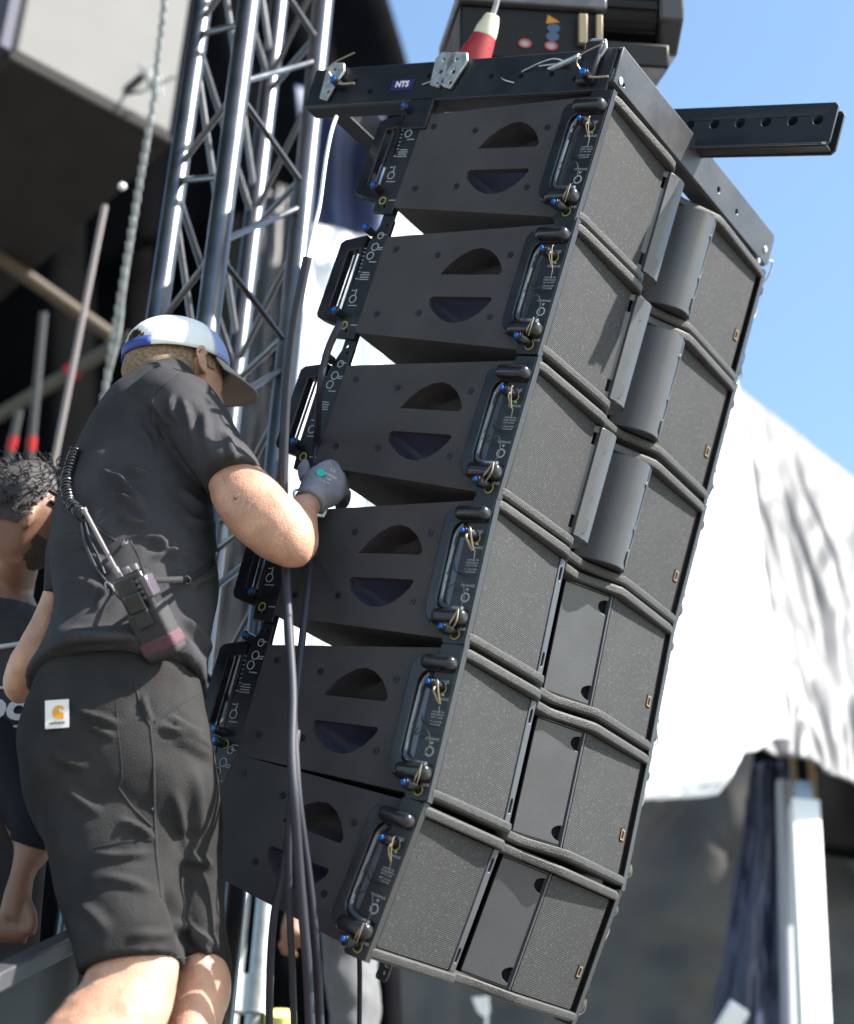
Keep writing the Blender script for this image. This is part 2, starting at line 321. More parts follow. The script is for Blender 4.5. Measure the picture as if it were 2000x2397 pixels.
def make_cabinet():
    root = empty('loudspeaker_cabinet')
    front = [(-.5, -.010), (-.47, -.016), (-.18, -.024), (-.152, -.022), (-.132, -.010), (-.11, .006), (-.05, .046), (-.03, .052)]
    plan = front + [(-a, b) for a, b in reversed(front)] + [(.5, .6), (-.5, .6)]
    sh = MB(UU)
    for s in (1, -1):
        sh.prism(plan, [], 0, 1, lambda a, b, t: (a * .998, b if b > .04 else max(b, .034), s * (zt(b) - .022 * (1 - t) - (.003 if t else 0))))
    sh.box((-.499, .575, -.14), (.499, .6, .14))
    sh.box((-.40, .035, -.155), (.40, .57, .155)) if False else None
    sh.build('cabinet_shell', PAINT, root, bevel=.004)
    lip = MB(UU)
    for s in (1, -1):
        fp = front + [(-a, b) for a, b in reversed(front)]
        rows = []
        prof = [(.004, .1600), (-.003, .1606), (-.0065, .1635), (-.0075, .170), (-.0065, .179), (-.002, .1845), (.006, .1862), (.034, .1862), (.034, .1600)]
        for (a, b) in fp: rows.append([(a, b + dy, s * z) for dy, z in prof])
        n = len(prof); vs = [p for r in rows for p in r]; fs = []
        for i in range(len(rows) - 1):
            for k in range(n): fs.append((i * n + k, i * n + (k + 1) % n, (i + 1) * n + (k + 1) % n, (i + 1) * n + k))
        fs += [tuple(range(n)), tuple(range((len(rows) - 1) * n, len(rows) * n))]
        lip.add(vs, fs)
    lip.build('front_lip', LIPM, root, angle=28)
    # side panels with half-moon ports
    for s in (-1, 1):
        sd = MB(UU); ol = []
        for y in [.0, .15, .3, .45, .59]: ol.append((y, zt(y) - .002))
        ol += [(.6, zt(.6) - .012), (.6, -zt(.6) + .012)]
        for y in [.59, .45, .3, .15, .0]: ol.append((y, -zt(y) + .002))
        sd.prism(ol, [HM_UP, HM_LO], .478, .5, lambda a, b, t: (s * t, a, b))
        pn = sd.build('side_panel', PAINT, root, bevel=.0028)
        for hm, dz in ((HM_UP, .02), (HM_LO, -.01)):
            pt = MB(UU); l0 = shrink(hm, 1.03); rings = [[(s * .486, a, b) for a, b in l0], [(s * .462, a, b) for a, b in shrink(hm, .97)], [(s * .435, a, b) for a, b in shrink(hm, .8, 0, dz * .4)], [(s * .41, a, b) for a, b in shrink(hm, .45, 0, dz)]]
            n = len(l0); vs = [p for r in rings for p in r]; fs = []
            for i in range(3):
                for k in range(n): fs.append((i * n + k, i * n + (k + 1) % n, (i + 1) * n + (k + 1) % n, (i + 1) * n + k))
            fs.append(tuple(range(3 * n, 4 * n)))
            pt.add(vs, fs).build('hand_recess', PAINT if dz > 0 else DKBLUE, pn, angle=60)
        for (a, b) in ((.55, .108), (.545, -.088), (.402, .09), (.166, .09), (.405, -.083), (.172, -.09)):
            MB(UU).prism(circ(a, b, .009, 10), [circ(a, b, .003, 6)], s * .4995, s * .5022, lambda a, b, t: (t, a, b)).build('screw', STEEL_BK, pn)
        # front rigging: bezel, bumps, plate, pins
        fr = lambda a, b, t: (s * t, a, b)
        bz = MB(UU).prism([(.118, .13), (.108, .146), (.0, .146), (.0, .115), (.068, .115), (.082, .106), (.088, .09), (.088, -.085), (.08, -.104), (.066, -.112), (.0, -.113), (.0, -.145), (.06, -.147), (.098, -.143), (.113, -.125), (.118, -.1)], [], .5, .521, fr)
        bz.build('handle_bezel', SATIN, root, bevel=.006, seg=3)
        rc = MB(UU).prism(rrect(.04, -.118, .092, .118, .02), [], .487, .5005, fr); rc.build('handle_well', mat('glossy_well_plastic', (.05, .052, .06), .16, coat=.6), root)
        rb = MB(UU).tube([(s * .515, .06, .11), (s * .508, .08, .09), (s * .507, .084, .05), (s * .507, .084, -.07), (s * .515, .07, -.1), (s * .527, .03, -.11), (s * .53, .0, -.112)], .006, 8, smooth=5); rb.build('handle_rail', mat('polished_well_rim', (.1, .11, .13), .12, .3, coat=1), root)
        for z0, z1 in ((.117, .153), (-.153, -.113)): MB(UU).box(*(((.5, -.012, z0), (.544, .084, z1)) if s > 0 else ((-.544, -.012, z0), (-.5, .084, z1)))).build('handle_bumper', SATIN, root, bevel=.011, seg=4)
        pl = MB(UU).prism(rrect(-.012, -.196, .052, .188, .008, 2), [], .5, .5125, fr)
        pl.build('rigging_plate', STEEL_BK, root, bevel=.002)
        ed = MB(UU).prism([(-.0165, .19), (-.0125, .19), (-.0125, -.196), (-.0165, -.196)], [], .492, .512, fr); ed.build('plate_edge', mat('worn_steel_edge', (.03, .03, .032), .4, .2), root)
        if s < 0:
            tx = MB(UU)
            o_ = -.5128
            for body, sz, (a, b) in (('LINK', .011, (.013, .092)), ('STORAGE', .009, (.012, .05)), ('REMOVE PIN', .006, (.013, .018)), ('WHEN ARM IS', .006, (.013, .011)), ('IN FOR LINK', .006, (.013, .004)), ('REPLACE PIN', .006, (.013, -.006)), ('TO SECURE', .006, (.013, -.013)), ('STORAGE', .009, (.011, -.048)), ('LINK', .011, (.0, -.158))):
                join_text(tx, body, sz, (o_, a, b), (0, -1, 0), (0, 0, 1))
            tx.v = [Vector(v) for v in tx.v]
            for t3 in ([(.011, .082), (.016, .089), (.006, .089)], [(.011, .065), (.016, .058), (.006, .058)], [(.01, -.062), (.015, -.055), (.005, -.055)]):
                tx.prism(t3, [], -.5132, -.5126, lambda a, b, t: (t, a, b))
            ring_mark(tx, -.5126, .011, -.078, .0125)
            tx.build('printed_marks', INK, root, flat=True)
            ym = MB(UU); ring_mark(ym, -.5128, .018, .074, .013, .002); ring_mark(ym, -.5128, .016, -.172, .013, .002); ym.build('yellow_ring_marks', YEL, root, flat=True)
        for z in (.08, -.165):
            k = MB(UU).tube([(s * .512, .02, z), (s * .53, .024, z), (s * .53, .024, z + .0001), (s * .552, .032, z)], .011, 12).tube([(s * .53, .026, z), (s * .548, .032, z)], .0155, 12)
            pb = k.build('locking_pin', SATIN, root, bevel=.002)
            MB(UU).tube([(s * .552, .032, z), (s * .5585, .034, z)], .0062, 10).build('pin_button', BLUEPIN, pb)
            lz = MB(UU)
            if z > 0: lz.tube([(s * .54, .016, z + .012), (s * .55, .008, z + .004), (s * .545, .004, z - .02), (s * .53, .002, z - .045)], .0016, 6, smooth=5).tube([(s * .54, .016, z - .004), (s * .55, .012, z - .02), (s * .53, .004, z - .045)], .0022, 6, smooth=5)
            else: lz.tube([(s * .54, .018, z + .008), (s * .552, .008, z + .016), (s * .548, .0, z + .05)], .0016, 6, smooth=5).tube([(s * .54, .008, z + .002), (s * .552, -.004, z + .02), (s * .548, .0, z + .05)], .0016, 6, smooth=5)
            lz.build('lanyard_loop', WIRE, pb)
        MB(UU).tube([(s * .53, .002, .035), (s * .535, -.002, .0), (s * .53, .03, -.02), (s * .512, .062, -.008), (s * .51, .07, .01)], .0016, 6, smooth=6).tube([(s * .512, .07, -.03), (s * .528, .062, -.055), (s * .535, .02, -.04), (s * .54, -.004, -.08), (s * .545, .002, -.115)], .0016, 6, smooth=6).build('lanyard_wire', WIREB, root)
        # rear rigging
        rp = MB(UU).prism([(.592, .2), (.628, .2), (.655, .13), (.672, -.12), (.668, -.16), (.6, -.165)], [circ(.61, .185, .005, 8), circ(.635, -.14, .005, 8)], .486, .5, fr); rp.build('rear_rigging_plate', STEEL_BK, root, bevel=.002)
        la = MB(UU).prism(rrect(.598, -.29, .64, -.12, .01, 2), [circ(.627 - .004 * k, -.18 - .021 * k, .006, 8) for k in range(5)] + [circ(.609, -.2, .005, 8), circ(.607, -.245, .005, 8)], .478, .485, fr); la.build('rear_link_arm', STEEL_BK, root, bevel=.0015)
        rh = MB(UU).prism([(.665, .152), (.74, .138), (.752, .128), (.757, -.09), (.75, -.102), (.735, -.108), (.665, -.125)], [[(.674, .112), (.716, .104), (.719, -.072), (.674, -.088)]], .474, .502, fr); rh.build('rear_handle', SATIN, root, bevel=.007, seg=3)
        MB(UU).tube([(s * .488, .696, .12), (s * .488, .7, -.09)], .004, 6).build('handle_rod', STEEL_BK, root)
        for z, yy in ((.158, .65), (-.095, .665)):
            pb = MB(UU).tube([(s * .5, yy, z), (s * .535, yy, z)], .012, 10).build('locking_pin', SATIN, root, bevel=.0015)
            MB(UU).tube([(s * .535, yy, z), (s * .541, yy, z)], .0065, 10).build('pin_button', BLUEPIN, pb)
        if s < 0:
            tx = MB(UU)
            for (a, b, r) in ((.625, .115, .0125), (.632, .088, .0125), (.645, -.045, .0125), (.618, .15, .011)): ring_mark(tx, -.501, a, b, r, .0028)
            for k in range(7): tx.box((-.5012, .655 - .001 * k, .11 - .012 * k), (-.5005, .662 - .001 * k, .112 - .012 * k))
            for k, (l_) in enumerate((.026, .034, .03, .034)): tx.box((-.5012, .63 - l_ / 2, .035 - .007 * k), (-.5005, .63 + l_ / 2, .0375 - .007 * k))
            for (a, b, l_) in ((.61, .152, .02), (.606, .112, .018), (.606, .106, .016), (.618, .068, .026), (.64, -.066, .03), (.655, .016, .01), (.652, -.02, .012), (.612, -.125, .022)): tx.box((-.5012, a - l_ / 2, b), (-.5005, a + l_ / 2, b + .0025))
            tx.box((-.5012, .640, -.035), (-.5005, .643, -.015)); tx.build('rear_printed_marks', INK, root, flat=True)
            ym = MB(UU); ring_mark(ym, -.501, .645, -.125, .012, .003); ym.build('rear_yellow_mark', YEL, root, flat=True)
        # grille with centre frame strip
        gr = MB(UU).prism(rrect(.155, -.1575, .476, .1575, .006, 2), [], -.008, .012, lambda a, b, t: (s * a, t + .004 - .002 * (a - .155) / .3, b)); gr.build('grille', GRILLE, root, bevel=.004, seg=2)
        MB(UU).box(*(((.476, .0, -.16), (.499, .03, .16)) if s > 0 else ((-.499, .0, -.16), (-.476, .03, .16)))).build('grille_edge_frame', DARK, root)
        if s > 0:
            bd = MB(UU).box((.438, -.0085, -.07), (.462, -.0035, -.035)); b0 = bd.build('logo_badge', DARK, root, bevel=.0015)
            lg = MB(UU)
            o_ = [(.4405, -.0675), (.4595, -.0675), (.4595, -.0375), (.4405, -.0375)]; i_ = [(.4435, -.0635), (.4555, -.0635), (.4565, -.045), (.452, -.0415), (.4435, -.0415)]
            lg.prism(o_, [i_], -.0095, -.0083, lambda a, b, t: (a, t, b)).build('logo_outline', ORANGE, b0, flat=True)
    MB(UU).box((-.47, .034, -.162), (-.155, .06, .162)).box((.155, .034, -.162), (.47, .06, .162)).box((-.155, .10, -.162), (.155, .13, .162)).build('inner_baffle', DARK, root)
    return root

def half_circle(cx, cz, r, side, n=10):
    return [(cx + side * r * math.sin(math.pi * k / n), cz + r * math.cos(math.pi * k / n)) for k in range(n + 1)]
def add_fins(root, kind):
    for s in (-1, 1):
        if kind == 'closed':
            # flat panel running from the throat to the grille, notched top and bottom
            A, B = Vector((.02, .074)), Vector((.146, .004)); L = (B - A).length
            ol = [(0, -.1525), (L, -.1525)] + [(L, -.142)] + [(L - .03 * math.sin(math.pi * k / 10), -.122 + -.02 * math.cos(math.pi * k / 10)) for k in range(1, 10)] + [(L, -.102), (L, .1)] + \
                 [(L - .03 * math.sin(math.pi * k / 10), .12 - .02 * math.cos(math.pi * k / 10)) for k in range(1, 10)] + [(L, .14), (L, .1525), (0, .1525)]
            dr = (B - A) / L; nr = Vector((-dr.y, dr.x))
            fr = lambda a, b, t: (s * (A.x + dr.x * a - nr.x * t), A.y + dr.y * a - nr.y * t, b)
            fn = MB(UU).prism(ol, [], 0, -.008, fr).build('directivity_fin', FINM, root, bevel=.0012)
            MB(UU).prism([(0, -.158), (L + .004, -.158), (L + .004, .158), (0, .158)], [], -.0105, -.014, fr).build('fin_backplate', DARK, root)
            MB(UU).prism([(.0, .157), (L, .157), (L, .1535), (.0, .1535)], [], .002, -.008, fr).build('fin_rim', SATIN, root); MB(UU).prism([(.0, -.157), (L, -.157), (L, -.1535), (.0, -.1535)], [], .002, -.008, fr).build('fin_rim', SATIN, root)
            if s > 0: MB(UU).box((.147, -.002, -.158), (.1548, .012, .158)).build('centre_frame_strip', STRIP, root, bevel=.001)
            else: st = MB(UU).prism([(.1535, -.158), (.1535, .158), (.128, .158), (.128, -.158)], [rrect(.136, .098, .147, .135, .005, 3), rrect(.136, -.135, .147, -.098, .005, 3)], -.009, .012, lambda a, b, t: (s * a, t + .002, b)).build('centre_frame_strip', STRIP, root, bevel=.0015)
        else:
            pr = [(.166, .000), (.156, -.008), (.142, -.020), (.124, -.030), (.104, -.034), (.084, -.030), (.066, -.017), (.05, .004), (.038, .03), (.026, .07)]
            o = MB(UU); n = len(pr); tk = .006
            zs = [-.152, -.148, -.135, -.105, -.1, 0, .1, .105, .135, .148, .152]
            vs = []; fs = []
            def keep(i, j):   # square notches near the crest edge and by the grille
                z = (zs[j] + zs[j + 1]) / 2
                return not (abs(z) > .1 and abs(z) < .136 and i in (0, 1))
            for off in (0, 1):
                for z in zs:
                    for k, (a, b) in enumerate(pr): vs.append((s * a, b + off * tk, z))
            m = len(zs)
            for j in range(m - 1):
                for i in range(n - 1):
                    if not keep(i, j): continue
                    q = [j * n + i, j * n + i + 1, (j + 1) * n + i + 1, (j + 1) * n + i]
                    fs.append(tuple(q)); fs.append(tuple(m * n + v for v in reversed(q)))
            fn_ = o.add(vs, fs); fn = fn_.build('directivity_fin', FINM, root, angle=40)
            # end webs closing the flared fin down to the throat
            for z in (-.154, .150): MB(UU).prism([(a, b + .003) for a, b in pr] + [(.05, .07), (.13, .03)], [], z, z + .004, lambda a, b, t: (s * a, b, t)).build('fin_end_web', STRIP, root)
            # the toothed hinge strip between fin and grille
            ht = [(.150, -.152), (.150, .152), (.128, .152), (.128, .11), (.116, .098), (.128, .086), (.128, -.02), (.118, -.035), (.128, -.05), (.128, -.09), (.114, -.1), (.114, -.13), (.128, -.14), (.128, -.152)]
            MB(UU).prism(ht, [], -.02, -.006, lambda a, b, t: (s * a, t - (.152 - a) * .45, b)).build('fin_hinge_strip', FINM, root, bevel=.001)
            MB(UU).box(*(((.15, .006, -.158), (.17, .03, .158)) if s > 0 else ((-.17, .006, -.158), (-.15, .03, .158)))).build('fin_backplate', DARK, root)
def copy_tree(o, parent=None):
    c = o.copy(); col.objects.link(c)
    if parent: c.parent = parent
    for ch in list(o.children): copy_tree(ch, c)
    return c
proto = make_cabinet()
protoB = copy_tree(proto)
add_fins(proto, 'open'); add_fins(protoB, 'closed')
cabs = [proto, copy_tree(proto), copy_tree(proto), protoB, copy_tree(protoB), copy_tree(protoB)]
labs = ['topmost speaker cabinet with flared curved fins, right under the rigging frame',
        'second speaker cabinet from the top, long bar shadow falling across its grille',
        'third cabinet from the top, lowest with flared fins, gloved hand under its rear',
        'fourth cabinet from the top, uppermost with a flat centre panel, beside the bent elbow',
        'second lowest speaker cabinet, flat centre panel, level with the white clothing label',
        'bottom speaker cabinet of the hanging array, crossed by the dark cables']
rv = random.Random(3)
for c in cabs:
    for ch in c.children:
        if ch.name.startswith('lanyard_wire'): ch.scale = (1, rv.uniform(.75, 1.1), rv.uniform(.8, 1.12))
        if ch.name.startswith('locking_pin'):
            for g_ in ch.children:
                if g_.name.startswith('lanyard_loop'): g_.scale = (rv.uniform(.995, 1.01), rv.uniform(.5, 1.5), rv.uniform(.97, 1.03))
for i, c in enumerate(cabs): c.matrix_world = cab_matrix(i); tag(c, labs[i], 'speaker', 'speaker cabinets stacked in the hanging array')

# ---------------------------------------------------------------- rigging frame on top of the array
rf = empty('rigging_frame', label='black steel rigging frame on top of the speaker array with a drilled bar reaching forward', cat='rigging frame', mw=cab_matrix(0))
for s in (-1, 1):
    b = MB(UU).box((min(s * .5, s * .508), .012, .19), (max(s * .5, s * .508), 1.06, .318)).box((min(s * .44, s * .5), .012, .19), (max(s * .44, s * .5), 1.06, .198)).box((min(s * .44, s * .5), .012, .311), (max(s * .44, s * .5), 1.06, .318))
    sb = b.build('side_bar', BUMPER, rf, bevel=.0025)
    hl = MB(UU)
    for k, (a, z) in enumerate(((.93, .27), (.89, .27), (.62, .27), (.4, .255), (.3, .25), (.2, .25), (.12, .23), (.82, .23))): hl.tube([(s * .5075, a, z), (s * .5088, a, z)], .008, 10)
    hl.build('bar_hole_discs', DARK, sb)  # raised dark discs stand in for the shade inside drilled holes
fb = MB(UU).prism([(-.508, .216), (.52, .216), (.532, .225), (.532, .31), (.52, .322), (-.508, .322)], [circ(.14, .262, .009, 12), circ(.27, .262, .008, 12), circ(-.46, .235, .006, 12)], -.004, .004, lambda a, b, t: (a, t, b)).box((-.508, .004, .314), (.53, .07, .322)).box((-.508, .004, .216), (.53, .07, .224)).box((.524, .004, .2245), (.531, .07, .3135))
fb.build('front_bar', mat('front_bar_grey_steel', (.034, .034, .037), .45, scuff=.5, var=.3, vscale=14, bump=.2, bscale=80), rf, bevel=.002)
MB(UU).tube([(-.478, -.007, .235), (-.478, .0, .235)], .011, 12).tube([(.49, -.008, .255), (.49, .0, .255)], .01, 12).tube([(.47, -.007, .205), (.47, .01, .205)], .008, 12).build('frame_bolts', ZINC, rf, bevel=.001)
MB(UU).box((-.5, 1.0, .195), (.5, 1.008, .31)).box((-.5, .94, .195), (.5, 1.0, .203)).build('rear_bar', BUMPER, rf, bevel=.002)
MB(UU).box((-.5, .60, .2), (.5, .64, .26)).build('cross_bar', BUMPER, rf, bevel=.002)
bm_ = MB(UU).prism([(1.05, .298), (-.400, .284), (-.412, .298), (-.412, .408), (-.400, .42), (1.05, .43)], [circ(y, .366, .0145, 14) for y in (.035, -.045, -.125, -.205, -.285, -.36)], -.045, -.037, lambda a, b, t: (t, a, b))
bm_.prism([(1.05, .298), (-.400, .284), (-.412, .298), (-.412, .408), (-.400, .42), (1.05, .43)], [circ(y, .366, .0145, 14) for y in (.035, -.045, -.125, -.205, -.285, -.36)], .0, .008, lambda a, b, t: (t, a, b))
bm_.prism([(-.062, .245 + .031), (-.037, .276 + .004), (-.037, .272), (-.066, .258)], [], -.43, -.0055, lambda a, b, t: (a, t, b)) if False else None
bm_.box((-.0369, -.40, .289), (-.0002, .9, .297))
bm_.build('extension_bar', BUMPER, rf, bevel=.002)
MB(UU).prism([(-.0455, .296), (-.0455, .288), (-.072, .274), (-.072, .280)], [], -.405, -.006, lambda a, b, t: (a, t, b)).build('extension_bar_flange', mat('front_bar_grey_steel', (0, 0, 0)), rf, bevel=.001)
for (y0, z0, h) in ((.965, .2, .13), (.565, .222, .115), (.52, .215, .12), (.07, .235, .11)):
    pl = [(y0, z0), (y0 + .03, z0 + .01), (y0 + .04, z0 + h - .02), (y0 + .025, z0 + h), (y0 - .02, z0 + h - .005), (y0 - .03, z0 + h - .03)]
    MB(UU).prism(pl, [circ(y0 + .01, z0 + h - .025, .007, 8), circ(y0 + .006, z0 + h - .065, .007, 8), circ(y0 + .004, z0 + h - .1, .006, 8)], -.522, -.514, lambda a, b, t: (t, a, b)).build('link_plate', ZINC, rf, bevel=.0015)
MB(UU).box((-.53, .05, .205), (-.509, .105, .335)).build('corner_bracket', BUMPER, rf, bevel=.006)
for (y0, z0) in ((.93, .245), (.065, .215)):
    pb = MB(UU).tube([(-.505, y0, z0), (-.56, y0 - .005, z0)], .013, 12).build('locking_pin', SATIN, rf, bevel=.001)
    MB(UU).tube([(-.56, y0 - .005, z0), (-.567, y0 - .005, z0)], .009, 10).build('pin_button', BLUEPIN, pb)
    MB(UU).tube([(-.545, y0 + .01, z0 + .01), (-.56, y0 + .025, z0 + .03), (-.555, y0 + .02, z0 + .06), (-.54, y0 - .03, z0 + .1)], .0022, 6, smooth=5).tube([(-.545, y0 - .01, z0 - .005), (-.55, y0 - .04, z0 - .012), (-.545, y0 - .075, z0 - .008)], .003, 6, smooth=5).build('lanyard_loop', WIRE, pb)
MB(UU).tube([(-.51, .30, .262), (-.525, .24, .275), (-.52, .2, .29), (-.515, .17, .28), (-.52, .24, .27)], .0022, 6, smooth=5).tube([(-.512, .36, .245), (-.52, .34, .232), (-.515, .31, .225)], .002, 6, smooth=5).tube([(-.512, .63, .24), (-.52, .58, .245), (-.515, .55, .23)], .002, 6, smooth=5).build('safety_wires', ZINC, rf)
MB(UU).tube([(-.5, .22, .27), (-.545, .1, .275)], .008, 10).build('long_pin', ZINC, rf, bevel=.001)
stk = MB(UU).box((-.5105, .665, .226), (-.509, .745, .262)).build('purple_sticker', mat('purple_vinyl', (.022, .01, .09), .5), rf)
text('sticker_lettering', 'NTS', .026 * S, mat('sticker_white', (.7, .7, .72), .6), stk, Vector((-.512, .705, .245)) * S, (0, -1, 0), (0, 0, 1), bold=.0006)
MB(UU).tube([(.535, .02, .23), (.56, 0, .25), (.575, .01, .2), (.56, .03, .16), (.535, .03, .17)], .003, 8, smooth=6).build('shackle_wire', ZINC, rf)
MB(UU).box((-.508, .575, .1), (-.48, .66, .2)).build('rear_drop_plate', STEEL_BK, rf, bevel=.002)

# ---------------------------------------------------------------- electric chain hoist above
def frame_at(px, py, d, xd, yd):
    """matrix whose x axis runs along image direction xd (right, down, away) and y axis roughly yd"""
    x = (M @ Vector(xd)).normalized(); z = x.cross(M @ Vector(yd)).normalized(); y = z.cross(x)
    m = Matrix((x, y, z)).transposed().to_4x4(); m.translation = P(px, py, d); return m
hd = 4.15; hm = frame_at(1325, 92, hd, (1, .03, .12), (.02, -.985, .14))   # x right, y up, z towards camera
ho = empty('chain_hoist', label='black chain hoist with ribbed motor and warning stickers above the rigging frame', cat='hoist', mw=hm)
k = hd / F_PX   # metres per photograph pixel there
bk = mat('hoist_black_casting', (.004, .004, .005), .45, spec=.25, var=.3, vscale=20)
MB(lambda p: p * k).box((-268, -110, -190), (60, 13, 130)).build('gear_housing', bk, ho, bevel=.006)
MB(lambda p: p * k).box((-275, 14, -195), (65, 44, 150)).build('housing_lid', mat('hoist_grey_lid', (.09, .09, .1), .35, var=.2), ho, bevel=.005)
MB(lambda p: p * k).box((-70, 45, -100), (45, 150, 155)).build('type_plate', mat('white_plate', (.7, .72, .75), .4), ho, bevel=.002)
MB(lambda p: p * k).tube([(60, 70, -20), (205, 70, -20)], 92, 40).build('motor_body', bk, ho, bevel=.003)
rb = MB(lambda p: p * k)
for q in range(22):
    a = 2 * math.pi * q / 22; rb.obox(Vector((135, 70 + 95 * math.cos(a), -20 + 95 * math.sin(a))), Vector((66, 0, 0)), Vector((0, math.cos(a), math.sin(a))) * 7, Vector((0, -math.sin(a), math.cos(a))) * 3)
rb.build('cooling_ribs', bk, ho)
oc = [(70 + 112 * math.cos(R_(22.5 + 45 * q)), -20 + 112 * math.sin(R_(22.5 + 45 * q))) for q in range(8)]
MB(lambda p: p * k).prism(oc, [], 205, 262, lambda a, b, t: (t, a, b)).build('motor_end_cap', mat('end_cap_casting', (.014, .014, .016), .35, var=.2), ho, bevel=.006)
MB(lambda p: p * k).box((60, -88, -120), (228, -30, 80)).build('chain_container', bk, ho, bevel=.006)
MB(lambda p: p * k).box((0, -70, 130), (20, 0, 150)).box((40, -70, 130), (55, 0, 150)).build('mounting_lugs', mat('brass_lug', (.25, .2, .13), .5, .3), ho, bevel=.002)
st = MB(lambda p: p * k)
st.prism([(-72, -22), (-40, -17), (-68, -1)], [], 130.5, 133, lambda a, b, t: (a, b, t)).build('warning_triangle_sticker', mat('orange_sticker', (.5, .2, .01), .6), ho)
for nm, c, cc in (('blue_round_sticker', (-55, -32), (.04, .08, .16)), ('blue_round_sticker', (-57, -52), (.04, .07, .13)), ('red_round_sticker', (-120, -72), (.35, .07, .06)), ('red_round_sticker', (-60, -74), (.35, .07, .06))):
    MB(lambda p: p * k).prism(circ(c[0], c[1], 15, 20, 11), [circ(c[0], c[1], 10, 16, 7)] if 'red' in nm else [], 130.5, 133, lambda a, b, t: (a, b, t)).build(nm, mat('st_%s' % nm + str(cc[0]), cc, .6), ho)
    if 'red' in nm: MB(lambda p: p * k).prism(circ(c[0], c[1], 10, 16, 7), [], 130.5, 132, lambda a, b, t: (a, b, t)).build('sticker_centre', INK, ho)
# plug on its cable
pg = empty('power_plug', P(1090, 110, 3.85), 'red and white industrial power plug on a grey cable in front of the hoist', 'plug')
def par(mb, name, m, parent, **kw):
    o = mb.build(name, m, None, **kw); o.parent = parent; o.matrix_parent_inverse = parent.matrix_world.inverted(); return o
par(MB().tube([P(1153, 36, 3.85), P(1148, 52, 3.85), P(1141, 68, 3.85), P(1134, 86, 3.85)], lambda t: (.0155, .020, .024, .0255)[int(round(t * 3))] * 1, 20), 'plug_collar', mat('plug_white_plastic', (.6, .55, .42), .5), pg, bevel=.002)
par(MB().tube([P(1134, 86, 3.85), P(1126, 106, 3.85), P(1116, 124, 3.85), P(1102, 165, 3.85)], lambda t: (.0255, .029, .033, .036)[int(round(t * 3))], 20), 'plug_body', mat('plug_red_plastic', (.32, .015, .02), .5), pg)
par(MB().tube([P(1151, 45, 3.85), P(1162, 10, 3.85), P(1176, -60, 3.85)], .006, 10), 'plug_cable', mat('grey_cable', (.3, .3, .31), .4), pg)

# ---------------------------------------------------------------- truss tower
VZ = Vector((0, 0, 1))
def poly_at(px, py, d): p = P(px, py, d); return Vector((p.x, p.y, 0)), p.z
tt = empty('truss_tower', poly_at(533, 400, 4.1)[0], 'upright aluminium truss tower of four tubes with zigzag bracing behind the man in the cap', 'truss')
ch = [P(425, 350, 4.35), P(533, 400, 4.1), P(611, 370, 4.75), P(722, 350, 4.45)]
ch = [Vector((c.x, c.y, 0)) for c in ch]
for c, r in zip(ch, (.025, .0265, .025, .0265)): par(MB().tube([c + VZ * 1.7, c + VZ * 5.2], r, 20), 'main_tube', ALU, tt)
def brace(i, j, z0, z1, r=.0078): par(MB().tube([ch[i] + VZ * z0, ch[j] + VZ * z1], r, 10), 'brace', ALU, tt)
def zof(px, py, c):   # world height where the photograph pixel meets a tube
    for q in range(1): pass
    dirv = (P(px, py, 1) - CL); tl = (c.x * dirv.x + c.y * dirv.y) / (dirv.x ** 2 + dirv.y ** 2); return (CL + dirv * tl).z
z1a, z1b = zof(570, 195, ch[1]), zof(725, 140, ch[3])      # front face zigzag
z2a, z2b = zof(530, 570, ch[1]), zof(693, 450, ch[3])
per = z1a - z2a
for q in range(-2, 4):
    dz = -per * q
    brace(1, 3, z1a + dz, z1b + dz); brace(1, 3, z1a + dz - .03, z1b + dz - per + .06)
    brace(0, 1, z1a + dz - .12, z1a + dz - .02); brace(0, 1, z1a + dz - .16, z1a + dz - .28)
    brace(0, 2, z1b + dz - .02, z1a + dz - .02); brace(0, 2, z1b + dz - .06, z1a + dz - per * .9)
    brace(2, 3, z1a + dz + .0, z1b + dz - .1); brace(2, 3, z1a + dz - .05, z1b + dz - per + .1)
for (px, d, lab) in ((553, 4.9, 'slim vertical steel pole behind the shorts, nearer the leg'), (612, 4.7, 'brighter vertical aluminium pole beside the hanging dark cables')):
    a, z = poly_at(px, 2230, d); o = MB().tube([a, a + VZ * 3.1], .026, 16).tube([a + VZ * (z - .16), a + VZ * (z - .06)], .036, 12).build('support_pole', mat('dull_galvanised_pole', (.35, .36, .36), .5, .7, var=.2, vscale=20)); tag(o, lab, 'pole', 'poles low behind the speaker array')

# ---------------------------------------------------------------- hanging cables
CB = [([(631, 528), (620, 580), (604, 660), (590, 780), (583, 900), (581, 1000), (585, 1130), (592, 1280), (600, 1420), (598, 1540), (604, 1640), (612, 1760), (622, 1880), (632, 2000), (640, 2200)], .0085, 3.22, 'thickest dark power cable hanging past the elbow'),
      ([(700, 660), (672, 720), (656, 800), (650, 900), (646, 960), (640, 1080), (632, 1200), (618, 1330), (606, 1450), (602, 1560), (596, 1680), (580, 1790), (562, 1880), (554, 2000), (552, 2200)], .0068, 3.3, 'thinner dark cable passing the gloved hand and swinging left at the bottom'),
      ([(600, 1420), (606, 1540), (614, 1650), (634, 1800), (645, 1900), (654, 2010), (660, 2200)], .0068, 3.24, 'dark cable joining the bundle in front of the bottom speaker, rightmost at the bottom'),
      ([(610, 1500), (600, 1600), (592, 1720), (594, 1860), (600, 2000), (606, 2200)], .006, 3.26, 'slack cable in the middle of the bundle below the crossing point'),
      ([(735, 1920), (738, 2000), (736, 2200)], .0052, 3.6, 'thin black cable hanging straight below the bottom corner of the array')]
